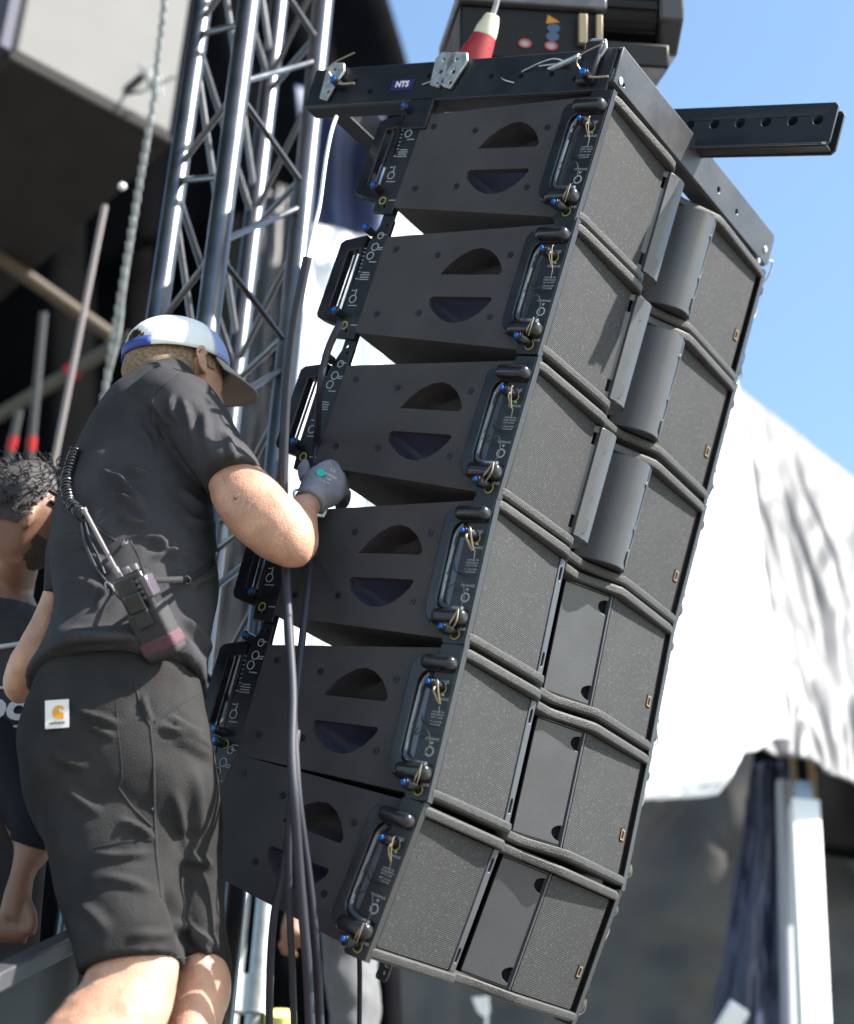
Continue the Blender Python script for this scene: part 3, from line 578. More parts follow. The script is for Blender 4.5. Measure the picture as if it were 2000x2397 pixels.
for pts, r, d, lab in CB:
    o = MB().tube([D(x, y, d + (.16 if 'gloved' in lab and 850 < y < 1090 else 0) - (.26 * min(1, max(0, (y - 1150) / 450)) if d < 3.5 else 0)) for x, y in pts], r, 12, smooth=5).build('hanging_cable', RUB); tag(o, lab, 'cable', 'dark cables hanging beside the array')
o = MB().tube([D(690, 240, 3.7), D(680, 270, 3.6), D(668, 330, 3.55), D(656, 420, 3.5), D(644, 470, 3.45), D(628, 540, 3.4)], .0042, 10, smooth=4).build('hanging_cable', mat('pale_cable', (.5, .5, .5), .4)); tag(o, 'slim pale cable running down beside the right tube of the truss tower', 'cable')
# chains and rods on the far left
o = MB().tube([D(338, -60, 5.2), D(334, 40, 5.2), D(326, 110, 5.2), D(318, 190, 5.2), D(304, 290, 5.2), D(286, 390, 5.2), D(272, 480, 5.2), D(254, 600, 5.2), D(244, 690, 5.2), D(210, 830, 5.2), D(190, 1000, 5.2)], .006, 8, smooth=5)
for q in range(34):
    t = q / 33; yy = -40 + t * 860; xx = 338 - 22 * min(1, yy / 190) if yy < 190 else 318 - (yy - 190) * .168
    c = D(xx, yy, 5.2); o.obox(c, (M @ Vector((.0, 1, .0))) * .018, (M @ Vector((1, 0, 0))) * .0085, (M @ Vector((0, 0, 1))) * .006)
o = o.build('lifting_chain', mat('galvanised_chain', (.3, .32, .31), .4, .5, var=.3, vscale=40), bevel=.002); tag(o, 'pale lifting chain hanging down over the grey cover behind the cap', 'chain')
o = MB().tube([D(216, 420, 5.6), D(176, 620, 5.6), D(106, 975, 5.6)], .009, 10).build('steel_rod', mat('dull_pink_grey_rod', (.33, .29, .28), .5, .3)); tag(o, 'thin greyish steel rod slanting down to the head of the bearded man', 'rod')
o = MB().ell(D(251, 382, 5.5), M @ Vector((.012, 0, 0)), M @ Vector((0, .012, 0)), M @ Vector((0, 0, .012))).build('round_knob', mat('white_knob', (.8, .8, .78), .3)); tag(o, 'tiny white round knob under the dark cover, left of the truss tower', 'knob')

# ---------------------------------------------------------------- stage clutter far left
E1 = P(31, 120, 6.5); dirv = P(400, 314, 1) - CL; E2 = CL + dirv * ((E1.z - CL.z) / dirv.z)
ex = (E2 - E1).normalized(); ey = Vector((-ex.y, ex.x, 0)); ey = ey if ey.y > 0 else -ey
L_ = (E2 - E1).length
bx = empty('covered_box', E1, 'big pale grey covered box hanging at upper left, shade coloured into its underside', 'box')
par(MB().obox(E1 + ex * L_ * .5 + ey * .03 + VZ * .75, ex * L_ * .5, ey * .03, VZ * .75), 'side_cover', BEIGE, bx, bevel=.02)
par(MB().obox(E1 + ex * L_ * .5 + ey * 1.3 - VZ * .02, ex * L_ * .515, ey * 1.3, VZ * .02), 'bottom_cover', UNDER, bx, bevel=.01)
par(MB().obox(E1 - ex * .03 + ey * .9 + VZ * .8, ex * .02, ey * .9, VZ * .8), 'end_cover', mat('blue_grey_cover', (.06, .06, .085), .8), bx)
par(MB().obox(P(314, 190, 6.9), M @ Vector((.055, .02, 0)), M @ Vector((-.02, .06, .02)), M @ Vector((0, 0, .004))).obox(P(368, 225, 6.9), M @ Vector((.02, .0, 0)), M @ Vector((0, .07, .02)), M @ Vector((0, 0, .004))), 'white_patch', mat('white_patch', (.85, .85, .85), .6), bx)
par(MB().tube([P(283, 222, 6.8), P(310, 200, 6.8), P(334, 178, 6.8)], .016, 8).tube([P(283, 222, 6.8), P(330, 215, 6.7), P(410, 180, 6.8)], .006, 8), 'carry_strap', mat('black_strap', (.02, .02, .03), .6), bx)

def sheet(name, quad, m, nu=40, nv=30, fold=.05, nf=6, seed=0, ang=0, parent=None, thick=.006, rough=.0, rag=0, belly=0, hang=0):
    """cloth patch through four corners (TL, TR, BR, BL) with real folds"""
    a, b, c, d = quad; nn = (b - a).cross(d - a).normalized(); vs = []; fs = []
    for j in range(nv + 1):
        v = j / nv
        for i in range(nu + 1):
            u = i / nu; p = a.lerp(b, u).lerp(d.lerp(c, u), v)
            w_ = u * math.cos(ang) + v * math.sin(ang)
            h = math.sin(w_ * nf * 2 * math.pi + 2.5 * noise.noise(Vector((u * 2, v * 2, seed)))) * .5 + 1.2 * noise.noise(Vector((w_ * nf * .7, (u * math.sin(ang) - v * math.cos(ang)) * 1.6, seed + 5)))
            h += rough * (noise.noise(Vector((u * 14, v * 14, seed + 9))) + 1.6 * max(0, 1 - 5 * abs(noise.noise(Vector((w_ * 7, v * 3, seed + 2))))) ** 1.5)
            if hang: h *= min(1, .12 + v * 3.5)
            p = p + Vector((-.3, 1, 0)) * (belly * v * v)
            e = (d - a) * (rag * noise.noise(Vector((u * 5, 0, seed + 3))) * v)
            vs.append(p + nn * fold * h + e)
    for j in range(nv):
        for i in range(nu): k0 = j * (nu + 1) + i; fs.append((k0, k0 + 1, k0 + nu + 2, k0 + nu + 1))
    mb = MB(); mb.add(vs, fs); o = mb.build(name, m, parent, angle=180)
    if thick: s = o.modifiers.new('thickness', 'SOLIDIFY'); s.thickness = thick
    return o
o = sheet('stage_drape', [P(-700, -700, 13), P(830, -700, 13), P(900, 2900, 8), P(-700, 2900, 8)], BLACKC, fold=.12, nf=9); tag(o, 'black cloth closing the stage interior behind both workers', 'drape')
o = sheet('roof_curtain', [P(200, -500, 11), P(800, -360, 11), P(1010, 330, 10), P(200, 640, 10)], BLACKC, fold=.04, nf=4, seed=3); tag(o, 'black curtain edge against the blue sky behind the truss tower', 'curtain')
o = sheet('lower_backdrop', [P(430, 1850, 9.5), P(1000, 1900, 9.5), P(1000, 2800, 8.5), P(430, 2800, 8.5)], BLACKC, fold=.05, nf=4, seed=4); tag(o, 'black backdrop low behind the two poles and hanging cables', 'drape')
# shadowed tarp, its blue shade put into the colour, and white tarp beside the array
o = sheet('dark_tarpaulin', [P(690, 200, 9), P(900, 250, 9), P(890, 560, 9), P(720, 520, 9)], TARPSHADE, fold=.05, nf=2, seed=8); tag(o, 'tarpaulin coloured as if shadowed, bulging behind the rear handle of the top speaker', 'tarpaulin')
ta = P(715, 440, 9.3); tb = P(1120, 420, 9.9); tc = P(1080, 1720, 7.6); td = P(600, 1500, 7.4)
o = sheet('white_tarpaulin', [ta, tb, tc, td], TARPW, 90, 90, fold=.07, nf=7, seed=11, ang=.25, rough=.35); tag(o, 'wrinkled white tarpaulin glowing between the truss tower and the speaker array', 'tarpaulin')
o = sheet('silver_tarpaulin', [P(618, 440, 9.8), P(770, 440, 9.8), P(720, 1900, 7.5), P(430, 1900, 7.5)], TARPD, 50, 70, fold=.05, nf=3, seed=15, ang=.2, rough=.8); tag(o, 'dull silver grey tarpaulin behind the braces of the truss tower', 'tarpaulin')
# scaffold
gs = 'scaffold tubes in the dark stage'
SCF = [((-40, 500), (230, 690), 7.5, .03, mat('brown_scaffold', (.075, .055, .035), .6), 'brown scaffold tube slanting down towards the cap, highest on the left'),
       ((-40, 875), (270, 690), 7.8, .03, mat('grey_scaffold', (.08, .077, .062), .5, .3), 'grey scaffold tube rising towards the chain behind the cap'),
       ((-30, 720), (-10, 1100), 7.4, .03, mat('grey_scaffold', (0, 0, 0)), None),
       ((90, 640), (56, 1010), 7.0, .015, mat('grey_tube', (.07, .07, .07), .5, .3), 'upright tube with the red band nearer the chain'),  # even grey of the thin upright tubes
       ((40, 840), (-2, 1040), 6.9, .015, mat('grey_tube', (0, 0, 0)), 'upright tube with a red band at the left picture edge')]
for a, b, d, r, m, lab in SCF:
    if not lab: continue
    o = empty('scaffold_tube', D(*a, d), lab, 'tube', gs); par(MB().tube([D(*a, d), D(*b, d)], r, 12), 'tube', m, o)
    if 'red band' in lab:
        c = D(52, 908, d) if 'nearer' in lab else D(11, 905, d); dv = (D(*b, d) - D(*a, d)).normalized(); t = (c - D(*a, d)).dot(dv); c = D(*a, d) + dv * t
        par(MB().tube([c - dv * .028, c + dv * .028], r * 1.18, 12), 'red_band', REDP, o)
    if 'rising' in lab:
        dv = (D(*b, d) - D(*a, d)).normalized(); c = D(148, 763, d); par(MB().tube([c - dv * .02, c + dv * .02], r * 1.2, 12), 'red_band', REDP, o)
# case edge lower left
o = empty('flight_case', D(60, 1990, 3.3), 'black case with a brushed metal edge behind the shorts at lower left', 'case')
e0, e1 = D(-30, 2018, 2.75), D(175, 1915, 3.25); ed = (e1 - e0); up_ = Vector((0, 0, 1)); hz = ed.cross(up_).normalized()
if hz.y < 0: hz = -hz
par(MB().obox((e0 + e1) / 2 - up_ * .0 , ed * .5, hz * .02, up_ * .0165), 'metal_edge', mat('brushed_edge', (.09, .09, .095), .45, .5, var=.15, vscale=60, stretch=(1, 1, 12)), o, bevel=.003)
zc = (e0.z + e1.z) / 2 - .02
par(MB().obox((e0 + e1) / 2 + hz * .3 - up_ * (.018 + .22), ed * .5 * .999, hz * .3, up_ * .22), 'case_body', mat('black_laminate', (.012, .012, .014), .5), o, bevel=.004)

# ---------------------------------------------------------------- tarps and poles on the right
o = sheet('white_tarpaulin', [P(1300, 880, 7.2), P(1722, 878, 8.25), P(1850, 1730, 6.38), P(1430, 1880, 5.9)], TARPW, 60, 60, fold=.015, nf=3, seed=21, ang=.1, rough=.3, rag=.03); tag(o, 'bright white tarpaulin right behind the right edge of the speaker array', 'tarpaulin')
o = sheet('grey_tarpaulin', [P(1704, 888, 8.3), P(2230, 1300, 8.1), P(2230, 1925, 6.6), P(1765, 1730, 6.45)], TARPG, 150, 110, fold=.022, nf=3, seed=31, ang=-.35, rough=.5, rag=.02, belly=0, hang=1); tag(o, 'streaked grey and white tarpaulin sloping against the sky at the right edge', 'tarpaulin')
o = sheet('white_tarpaulin', [P(1350, 1700, 6.0), P(1785, 1690, 6.3), P(1690, 1850, 6.1), P(1380, 1885, 5.85)], TARPW, 40, 20, fold=.03, nf=2, seed=41, ang=1.4, rough=.2); tag(o, 'white tarpaulin hem sagging in a curve over the grey drape', 'tarpaulin')
o = sheet('grey_drape', [P(820, 1650, 9.0), P(2200, 1700, 7.9), P(2200, 2700, 7.0), P(820, 2700, 8.0)], TARPD, 140, 60, fold=.035, nf=7, seed=51, ang=.12, rough=.5); tag(o, 'creased grey drape filling the background below the white tarpaulin', 'drape')
o = sheet('gap_shade_sheet', [P(1765, 1640, 7.6), P(2200, 1640, 7.8), P(2200, 2060, 7.4), P(1765, 1960, 7.3)], BLACKC, 30, 10, fold=.02, nf=3, seed=3); tag(o, 'black sheet standing in for the shaded gap under the hem of the streaked tarpaulin', 'curtain')  # black sheet added where the gap under the flap is only dark
o = sheet('dark_tarpaulin', [P(1760, 1790, 6.9), P(1850, 1780, 6.9), P(1862, 2600, 6.4), P(1640, 2600, 6.4)], mat('navy_sheet', (.028, .035, .075), .45, var=.5, vscale=3, bump=.5, bscale=10), 30, 40, fold=.04, nf=2, seed=61, rough=.4); tag(o, 'blue grey plastic sheet hanging left of the white square post', 'tarpaulin')
a = P(1882, 1885, 6.6); b = P(1915, 2600, 5.85); ax = (M @ Vector((1, 0, 0))) ; dv = (b - a).normalized(); sx = ax.cross(dv).normalized(); ax = dv.cross(sx).normalized()
o = empty('white_post', a, 'white square post standing at lower right under the tarpaulin', 'post')
par(MB().obox((a + b) / 2, ax * .05, (b - a) / 2, sx * .05), 'post_shaft', mat('white_post_paint', (.8, .8, .78), .5), o, bevel=.006)
par(MB().obox(a - dv * .04, ax * .03, dv * .05, sx * .03), 'post_head', mat('blue_grey_head', (.3, .4, .55), .5), o, bevel=.006)
for q, (x0, x1) in enumerate((((1855), (1862)), ((1900), (1905)))):
    o = MB().tube([P(x0 - 6, 1680, 7.1), P(x1, 1900, 6.9)], .015, 12).build('timber_pole', WOOD); tag(o, ('left' if q == 0 else 'right') + ' of the two ochre poles in the dark gap above the white post', 'pole')
a, z = poly_at(1838, 2100, 6.75); o = MB().tube([P(1835, 1830, 6.8), P(1852, 2600, 6.2)], .03, 12).build('grey_pole', mat('grey_pole', (.3, .3, .33), .5, .3)); tag(o, 'grey round pole between the blue sheet and the white post', 'pole')
o = MB().tube([P(905, 2180, 5.4), P(925, 2600, 5.0)], .035, 12).build('black_stand', BLACKC); tag(o, 'black upright stand just below the bottom speaker cabinet', 'stand')
o = MB().prism([(-.03, -.03), (.03, -.035), (.035, .02), (.02, .045), (-.01, .02)], [], -.004, .004, lambda a, b, t: P(1125, 2355, 6.5) + M @ Vector((a, b, t))).build('white_tag', mat('white_tag', (.85, .85, .85), .6)); tag(o, 'small white tag in front of the grey drape under the bottom cabinet', 'tag')
o = MB().tube([P(1140, 2330, 6.4), P(1136, 2600, 6.2)], .006, 8, smooth=3).build('hanging_string', mat('white_cord', (.8, .8, .8), .6)); tag(o, 'thin white cord hanging next to the white tag', 'cord')
o = MB().obox(P(1712, 2390, 6.2), M @ Vector((.03, .02, 0)), M @ Vector((-.03, .05, 0)), M @ Vector((0, 0, .02))).build('white_carton', mat('white_tag', (0, 0, 0)), bevel=.003); tag(o, 'white carton corner at the bottom edge near the white post', 'carton')
o = MB().tube([P(655, 2370, 4.6), P(655, 2420, 4.6)], .04, 16).build('yellow_tin', mat('yellow_tin', (.75, .7, .2), .5), bevel=.003); tag(o, 'pale yellow tin low between the cables and the speaker', 'tin')

# ---------------------------------------------------------------- the rigger in the cap
man = empty('person', Vector((-.45, 3.0, DECK)), 'man in white and blue cap, black tee and shorts, seen from behind, hand gloved', 'person')
def nz(c, s, k=1, seed=0): return noise.noise(Vector((c.x * s, c.y * s, c.z * s * k)) + Vector((seed, seed, seed)))
tor = MB()
tor.loft([((60, 1614), (489, 1606), 3.115, .156), ((78, 1565), (487, 1568), 3.14, .138), ((120, 1474), (494, 1490), 3.19, .13), ((122, 1400), (508, 1405), 3.24, .13), ((118, 1300), (512, 1310), 3.3, .135),
          ((132, 1190), (506, 1210), 3.36, .135), ((166, 1090), (500, 1120), 3.41, .13), ((215, 985), (505, 1020), 3.46, .12), ((286, 912), (492, 945), 3.5, .10), ((345, 882), (462, 896), 3.52, .07), ((385, 872), (440, 878), 3.53, .03)], 32)
tor.loft([((300, 985), (425, 866), 3.42, .075), ((350, 1010), (484, 898), 3.39, .085), ((395, 1040), (522, 945), 3.35, .083), ((432, 1080), (556, 1006), 3.31, .08), ((462, 1118), (594, 1062), 3.27, .077), ((479, 1146), (622, 1112), 3.24, .075)], 26)
tor.loft([((160, 1090), (240, 1130), 3.45, .06), ((130, 1200), (210, 1230), 3.42, .06), ((112, 1300), (180, 1310), 3.4, .055), ((98, 1392), (168, 1402), 3.38, .05)], 20)
shirt = tor.build('tee_shirt', SHIRT, None)
def pix(c):
    v = M.transposed() @ (c - CL); return (CX + F_PX * v.x / v.z, CY + F_PX * v.y / v.z)
def folds(c, L):
    x, y = pix(c); t_ = 0
    for (x0, y0, x1, y1, w_, a_) in L:
        dx, dy = x1 - x0, y1 - y0; l2 = dx * dx + dy * dy; k_ = ((x - x0) * dx + (y - y0) * dy) / l2
        if k_ < -.4 or k_ > 1.4: continue
        l_ = math.sqrt(l2); q = ((x - x0) * dy - (y - y0) * dx) / l_ + 6 * math.sin(k_ * 3 + x0); e_ = math.exp(-((k_ - .5) / .42) ** 4)
        q /= w_; t_ += a_ * e_ * (1 - 1.1 * q * q) * math.exp(-q * q)
    return t_
SF = [(262, 1118, 350, 1185, 13, .011), (268, 1160, 345, 1202, 12, .010), (276, 1216, 350, 1224, 13, .010), (302, 1086, 355, 1116, 11, .008), (325, 1005, 364, 1052, 10, .007), (240, 1090, 300, 1140, 12, .007),
      (366, 925, 392, 1000, 11, .009), (402, 925, 418, 990, 10, .009), (430, 935, 450, 1030, 11, .010), (470, 960, 500, 1060, 14, .007), (350, 930, 372, 1040, 12, .006), (520, 1010, 560, 1080, 12, .006),
      (350, 1264, 436, 1320, 12, .009), (356, 1312, 460, 1292, 12, .008), (300, 1260, 420, 1270, 12, .007), (400, 1480, 476, 1575, 16, .010), (430, 1440, 490, 1530, 14, .008), (210, 1400, 262, 1392, 10, .009), (222, 1425, 262, 1398, 9, .007),
      (180, 1300, 270, 1330, 16, .006), (160, 1350, 260, 1400, 16, .006), (140, 1250, 240, 1270, 14, .006), (420, 1150, 500, 1200, 12, .007), (440, 1210, 506, 1230, 12, .007), (450, 1380, 505, 1340, 12, .007), (140, 1480, 300, 1500, 22, .006), (300, 1530, 420, 1500, 18, .006), (230, 1000, 330, 980, 22, .004), (200, 1080, 260, 1040, 18, .004)]
HF = [(395, 1684, 478, 1716, 12, .010), (368, 1700, 498, 1750, 13, .010), (400, 1730, 500, 1770, 14, .007), (280, 1925, 362, 1962, 12, .009), (418, 2010, 498, 2030, 16, .008), (392, 2077, 425, 2215, 16, -.012), (415, 2150, 506, 2212, 14, .008), (425, 2190, 500, 2235, 12, .007),
      (190, 1660, 276, 1704, 12, .008), (200, 1700, 272, 1720, 12, .006), (220, 2000, 350, 1995, 12, .006), (230, 2060, 360, 2080, 16, .006), (400, 1850, 440, 2000, 16, .006), (450, 1800, 470, 1950, 18, .006), (150, 1850, 240, 1900, 16, .006), (120, 1760, 200, 1800, 18, .006), (340, 1625, 350, 1690, 10, .007), (300, 2200, 400, 2180, 16, .006), (180, 2120, 260, 2180, 20, .006)]
FD = (M @ Vector((.55, -.3, .3))).normalized(); FD2 = (M @ Vector((.75, .55, 0))).normalized()
def shirt_fn(c, n):
    # folds: slanting creases over the lower back, radiating pulls from the armpit
    q = c - P(430, 1150, 3.2); a = q.dot(FD2); b = q.dot((M @ Vector((.4, -.9, .1))).normalized())
    low = max(0, min(1, (2.85 - c.z) / .35 + .3))
    f = 1.45 * folds(c, SF) + .0035 * noise.noise(Vector((a * 7, b * 18, 9))) + .0035 * nz(c, 13) + .0018 * nz(c, 30)
    return f
fuse(shirt, .005, 8, shirt_fn)
shirt.parent = man; shirt.matrix_parent_inverse = man.matrix_world.inverted()
# body skin: arm, forearm, legs, neck in one
bd = MB()
bd.loft([((440, 1085), (560, 1030), 3.3, .05), ((484, 1135), (612, 1100), 3.26, .052), ((500, 1185), (650, 1130), 3.23, .054), ((528, 1232), (668, 1150), 3.21, .055), ((566, 1270), (700, 1178), 3.19, .054), ((612, 1304), (728, 1220), 3.18, .05), ((652, 1322), (738, 1262), 3.18, .04), ((690, 1318), (722, 1296), 3.19, .02)], 26)
bd.loft([((640, 1300), (742, 1262), (3.2, 3.2), .04), ((646, 1262), (744, 1240), 3.24, .046), ((650, 1225), (744, 1215), 3.3, .044), ((668, 1198), (744, 1202), 3.33, .036), ((692, 1174), (750, 1194), 3.36, .028), ((712, 1150), (768, 1176), 3.38, .026), ((735, 1130), (785, 1150), 3.40, .02)], 24)
bd.loft([((118, 1330), (178, 1340), 3.4, .04), ((90, 1420), (160, 1430), 3.38, .042), ((52, 1490), (140, 1510), 3.36, .045), ((22, 1545), (120, 1560), 3.35, .046), ((8, 1592), (90, 1600), 3.36, .042), ((24, 1630), (70, 1600), 3.38, .03)], 22)
bd.loft([((20, 1596), (60, 1545), 3.38, .04), ((70, 1646), (120, 1570), 3.42, .042), ((140, 1660), (190, 1580), 3.5, .035), ((260, 1640), (280, 1580), 3.6, .028), ((330, 1600), (345, 1540), 3.66, .028), ((370, 1560), (392, 1520), 3.7, .02)], 20)   # left forearm, passing in front of him
# legs
bd.loft([((200, 2050), (395, 2050), 2.98, .08), ((208, 2200), (400, 2190), 2.92, .08), ((214, 2280), (416, 2240), 2.88, .075), ((170, 2345), (408, 2330), 2.84, .068), ((116, 2397), (385, 2397), 2.8, .062), ((60, 2480), (330, 2480), 2.75, .055), ((40, 2620), (260, 2620), 2.68, .06), ((40, 2800), (210, 2800), 2.58, .045), ((50, 3000), (180, 3000), 2.5, .035), ((55, 3080), (180, 3080), 2.46, .035)], 26)
bd.loft([((390, 2050), (500, 2050), 3.08, .07), ((405, 2200), (514, 2200), 3.05, .07), ((408, 2285), (537, 2275), 3.02, .072), ((392, 2340), (540, 2330), 3.0, .065), ((382, 2397), (516, 2397), 2.97, .06), ((362, 2520), (500, 2520), 2.92, .06), ((360, 2700), (470, 2700), 2.85, .045), ((370, 2930), (460, 2930), 2.76, .034), ((370, 3040), (470, 3040), 2.72, .035)], 26)
# pelvis inside shorts, trunk core and neck so the body is one piece
bd.loft([((200, 2100), (500, 2100), 3.02, .08), ((120, 1800), (470, 1800), 3.1, .11), ((150, 1600), (450, 1600), 3.16, .11), ((180, 1300), (470, 1300), 3.32, .11), ((220, 1080), (470, 1100), 3.43, .1), ((310, 960), (470, 980), 3.48, .08), ((330, 905), (440, 915), 3.52, .06), ((325, 880), (450, 870), 3.54, .055), ((335, 870), (470, 880), 3.55, .05)], 26)
# head
HC = P(408, 893, 3.56); Hf = (M @ Vector((.8, .26, .54))).normalized(); Hu = (M @ Vector((-.04, -.95, .3))); Hu = (Hu - Hf * Hu.dot(Hf)).normalized(); Hs = Hf.cross(Hu).normalized()
def headp(f, u, s): return HC + Hf * f + Hu * u + Hs * s
def head_mesh(mb):
    nu, nv = 40, 30; vs = []; fs = []
    for j in range(nv + 1):
        ph = math.pi * j / nv
        for i in range(nu):
            th = 2 * math.pi * i / nu; f = math.sin(ph) * math.cos(th); s = math.sin(ph) * math.sin(th); u = math.cos(ph)
            F_, S_, U_ = f * .104, s * .079, u * .118
            if u < 0:
                k_ = -u; S_ *= 1 - .28 * k_ * (1 if f > 0 else .6)
                if f < 0: F_ *= 1 - .45 * k_
                else: F_ *= 1 - .06 * k_
            if f > .6: F_ -= .006 * (f - .6) / .4
            fr_ = max(0, f) ** 3
            F_ += .026 * fr_ * math.exp(-((u + .16) / .15) ** 2 - (s / .2) ** 2)      # nose
            F_ += .006 * fr_ * math.exp(-((u - .12) / .09) ** 2 - (s / .6) ** 2)      # brow
            F_ -= .007 * fr_ * math.exp(-((u - .0) / .08) ** 2 - ((abs(s) - .38) / .16) ** 2)   # eye sockets
            F_ += .006 * fr_ * math.exp(-((u + .5) / .07) ** 2 - (s / .25) ** 2)      # lips
            F_ += .01 * fr_ * math.exp(-((u + .82) / .15) ** 2 - (s / .3) ** 2)       # chin
            vs.append(headp(F_, U_, S_))
    for j in range(nv):
        for i in range(nu): fs.append((j * nu + i, j * nu + (i + 1) % nu, (j + 1) * nu + (i + 1) % nu, (j + 1) * nu + i))
    mb.add(vs, fs)
head_mesh(bd)
# near ear, pinned on the side towards the camera
sgn = 1 if (headp(0, 0, .08) - CL).length < (headp(0, 0, -.08) - CL).length else -1
EC = headp(.008, -.012, sgn * .074)
EC = P(474, 850, (M.transposed() @ (EC - CL)).z - .004)
eu = (Hu * .9 - Hf * .25).normalized(); ef = Hf; es = Hs * sgn
bd.ell(EC, ef * .012, es * .008, eu * .026, 14, 12)
bd.tube([EC + ef * .006 - eu * .024 + es * .004, EC - ef * .008 - eu * .016 + es * .009, EC - ef * .016 + es * .013, EC - ef * .013 + eu * .02 + es * .012, EC + eu * .031 + es * .008, EC + ef * .012 + eu * .022 + es * .004], .0045, 8, smooth=4)
body = bd.build('body', SKIN, None); fuse(body, .006, 3, lambda c, n: .0012 * nz(c, 30) + .0008 * nz(c, 60))
body.parent = man; body.matrix_parent_inverse = man.matrix_world.inverted()
def mp(mb, name, m, **kw): return par(mb, name, m, man, **kw)
# mole specks on the arm, eye
mp(MB().ell(P(552, 1166, 3.168), M @ Vector((.004, 0, 0)), M @ Vector((0, .004, 0)), M @ Vector((0, 0, .003))), 'mole', mat('mole', (.2, .08, .05), .6))
for s in (-1, 1):
    e = mp(MB().ell(headp(.077, .0, s * .03), Hf * .0115, Hu * .0115, Hs * .0115), 'eye', mat('eye_white', (.75, .72, .7), .2))
    MB().ell(headp(.0855, .0, s * .03), Hf * .004, Hu * .006, Hs * .006).build('iris', mat('iris', (.08, .1, .12), .2), None).parent = man
for o in [x for x in col.objects if x.name.startswith('iris')]: o.matrix_parent_inverse = man.matrix_world.inverted()
# cropped hair: a close shell over the lower back and sides of the skull
def shell(f0, k_, test, name, m, own=None):
    nu, nv = 64, 48; vs = []; fs = []; ok = {}
    for j in range(nv + 1):
        ph = math.pi * j / nv
        for i in range(nu):
            th = 2 * math.pi * i / nu; f = math.sin(ph) * math.cos(th); s = math.sin(ph) * math.sin(th); u = math.cos(ph)
            F_, S_, U_ = f * .104, s * .079, u * .118
            if u < 0:
                q = -u; S_ *= 1 - .28 * q * (1 if f > 0 else .6)
                if f < 0: F_ *= 1 - .45 * q
            vs.append(headp(F_ * k_, U_ * k_, S_ * k_)); ok[(j, i)] = test(f, u, s)
    for j in range(nv):
        for i in range(nu):
            if ok[(j, i)] and ok[(j + 1, i)]: fs.append((j * nu + i, j * nu + (i + 1) % nu, (j + 1) * nu + (i + 1) % nu, (j + 1) * nu + i))
    return par(MB().add(vs, fs), name, m, own or man, angle=180)
hr = shell(0, 1.05, lambda f, u, s: (u > -.62 and f < .1 + .3 * u) or (u > .1 and f < .5), 'cropped_hair', HAIR)
# cap: crown panels, strap, brim
CU = (Hu * .985 - Hf * .17).normalized()
CU = (M @ Vector((-.02, -.93, .36))).normalized(); CF = (Hf - CU * Hf.dot(CU)).normalized(); CS = CF.cross(CU).normalized()
CC = HC + Hu * .035 + Hf * .0
def crown(th0, th1, m, name, opening=False):
    nu, nv = 40, 16; vs = []; fs = []; hide = set()
    for j in range(nv + 1):
        ph = (math.pi / 2) * j / nv
        for i in range(nu + 1):
            th = th0 + (th1 - th0) * i / nu
            rr = .109 if math.cos(th) > 0 else .108
            sf = math.sin(ph) ** .8
            p = CC + CF * (rr * sf * math.cos(th)) + CS * (.090 * sf * math.sin(th)) + CU * (.092 * math.cos(ph) ** .9 + .0)
            p += (CU * 0.0)
            vs.append(p)
            if opening:
                a = (abs(abs(th) - math.pi)) * 1.0
                if ph > .95 and (a / .62) ** 2 + ((math.pi / 2 - ph) / .62) ** 2 < 1: hide.add((j, i))
    for j in range(nv):
        for i in range(nu):
            if (j, i) in hide: continue
            fs.append((j * (nu + 1) + i, j * (nu + 1) + i + 1, (j + 1) * (nu + 1) + i + 1, (j + 1) * (nu + 1) + i))
    o = mp(MB().add(vs, fs), name, m, angle=180); s = o.modifiers.new('t', 'SOLIDIFY'); s.thickness = .0025; s.offset = 1; return o
crown(1.2, 2 * math.pi - 1.2, CAPW, 'cap_crown', True)
crown(-1.2, 1.2, CAPB, 'cap_front_panel')
st_ = MB()
pp = []
for k_ in range(13):
    th = math.pi - .66 + 1.32 * k_ / 12; pp.append(CC + CF * (.1095 * math.cos(th)) + CS * (.0915 * math.sin(th)))
vs = []; fs = []
for p in pp: vs += [p - CU * .001, p + CU * .020]
for i in range(len(pp) - 1): fs.append((2 * i, 2 * i + 2, 2 * i + 3, 2 * i + 1))
o = mp(st_.add(vs, fs), 'cap_strap', STRAPB, angle=180); q = o.modifiers.new('t', 'SOLIDIFY'); q.thickness = .003; q.offset = 0
bv = []; bf = []; nb = 20
for r_ in range(7):
    t = r_ / 6
    for i in range(nb + 1):
        a = -1.15 + 2.3 * i / nb
        base = CC + CF * (.107 * math.cos(a)) + CS * (.089 * math.sin(a))
        ext = .082 * math.cos(a * 1.28) ** .6 if abs(a) < 1.22 else 0
        bv.append(base + (CF * .93 - CU * .36).normalized() * ext * t - CU * (.010 * (math.sin(a)) ** 2 * t * 1.6) - CU * .002)
for r_ in range(6):
    for i in range(nb): bf.append((r_ * (nb + 1) + i, r_ * (nb + 1) + i + 1, (r_ + 1) * (nb + 1) + i + 1, (r_ + 1) * (nb + 1) + i))
o = mp(MB().add(bv, bf), 'cap_brim', BRIM, angle=180); q = o.modifiers.new('t', 'SOLIDIFY'); q.thickness = .004; q.offset = 0
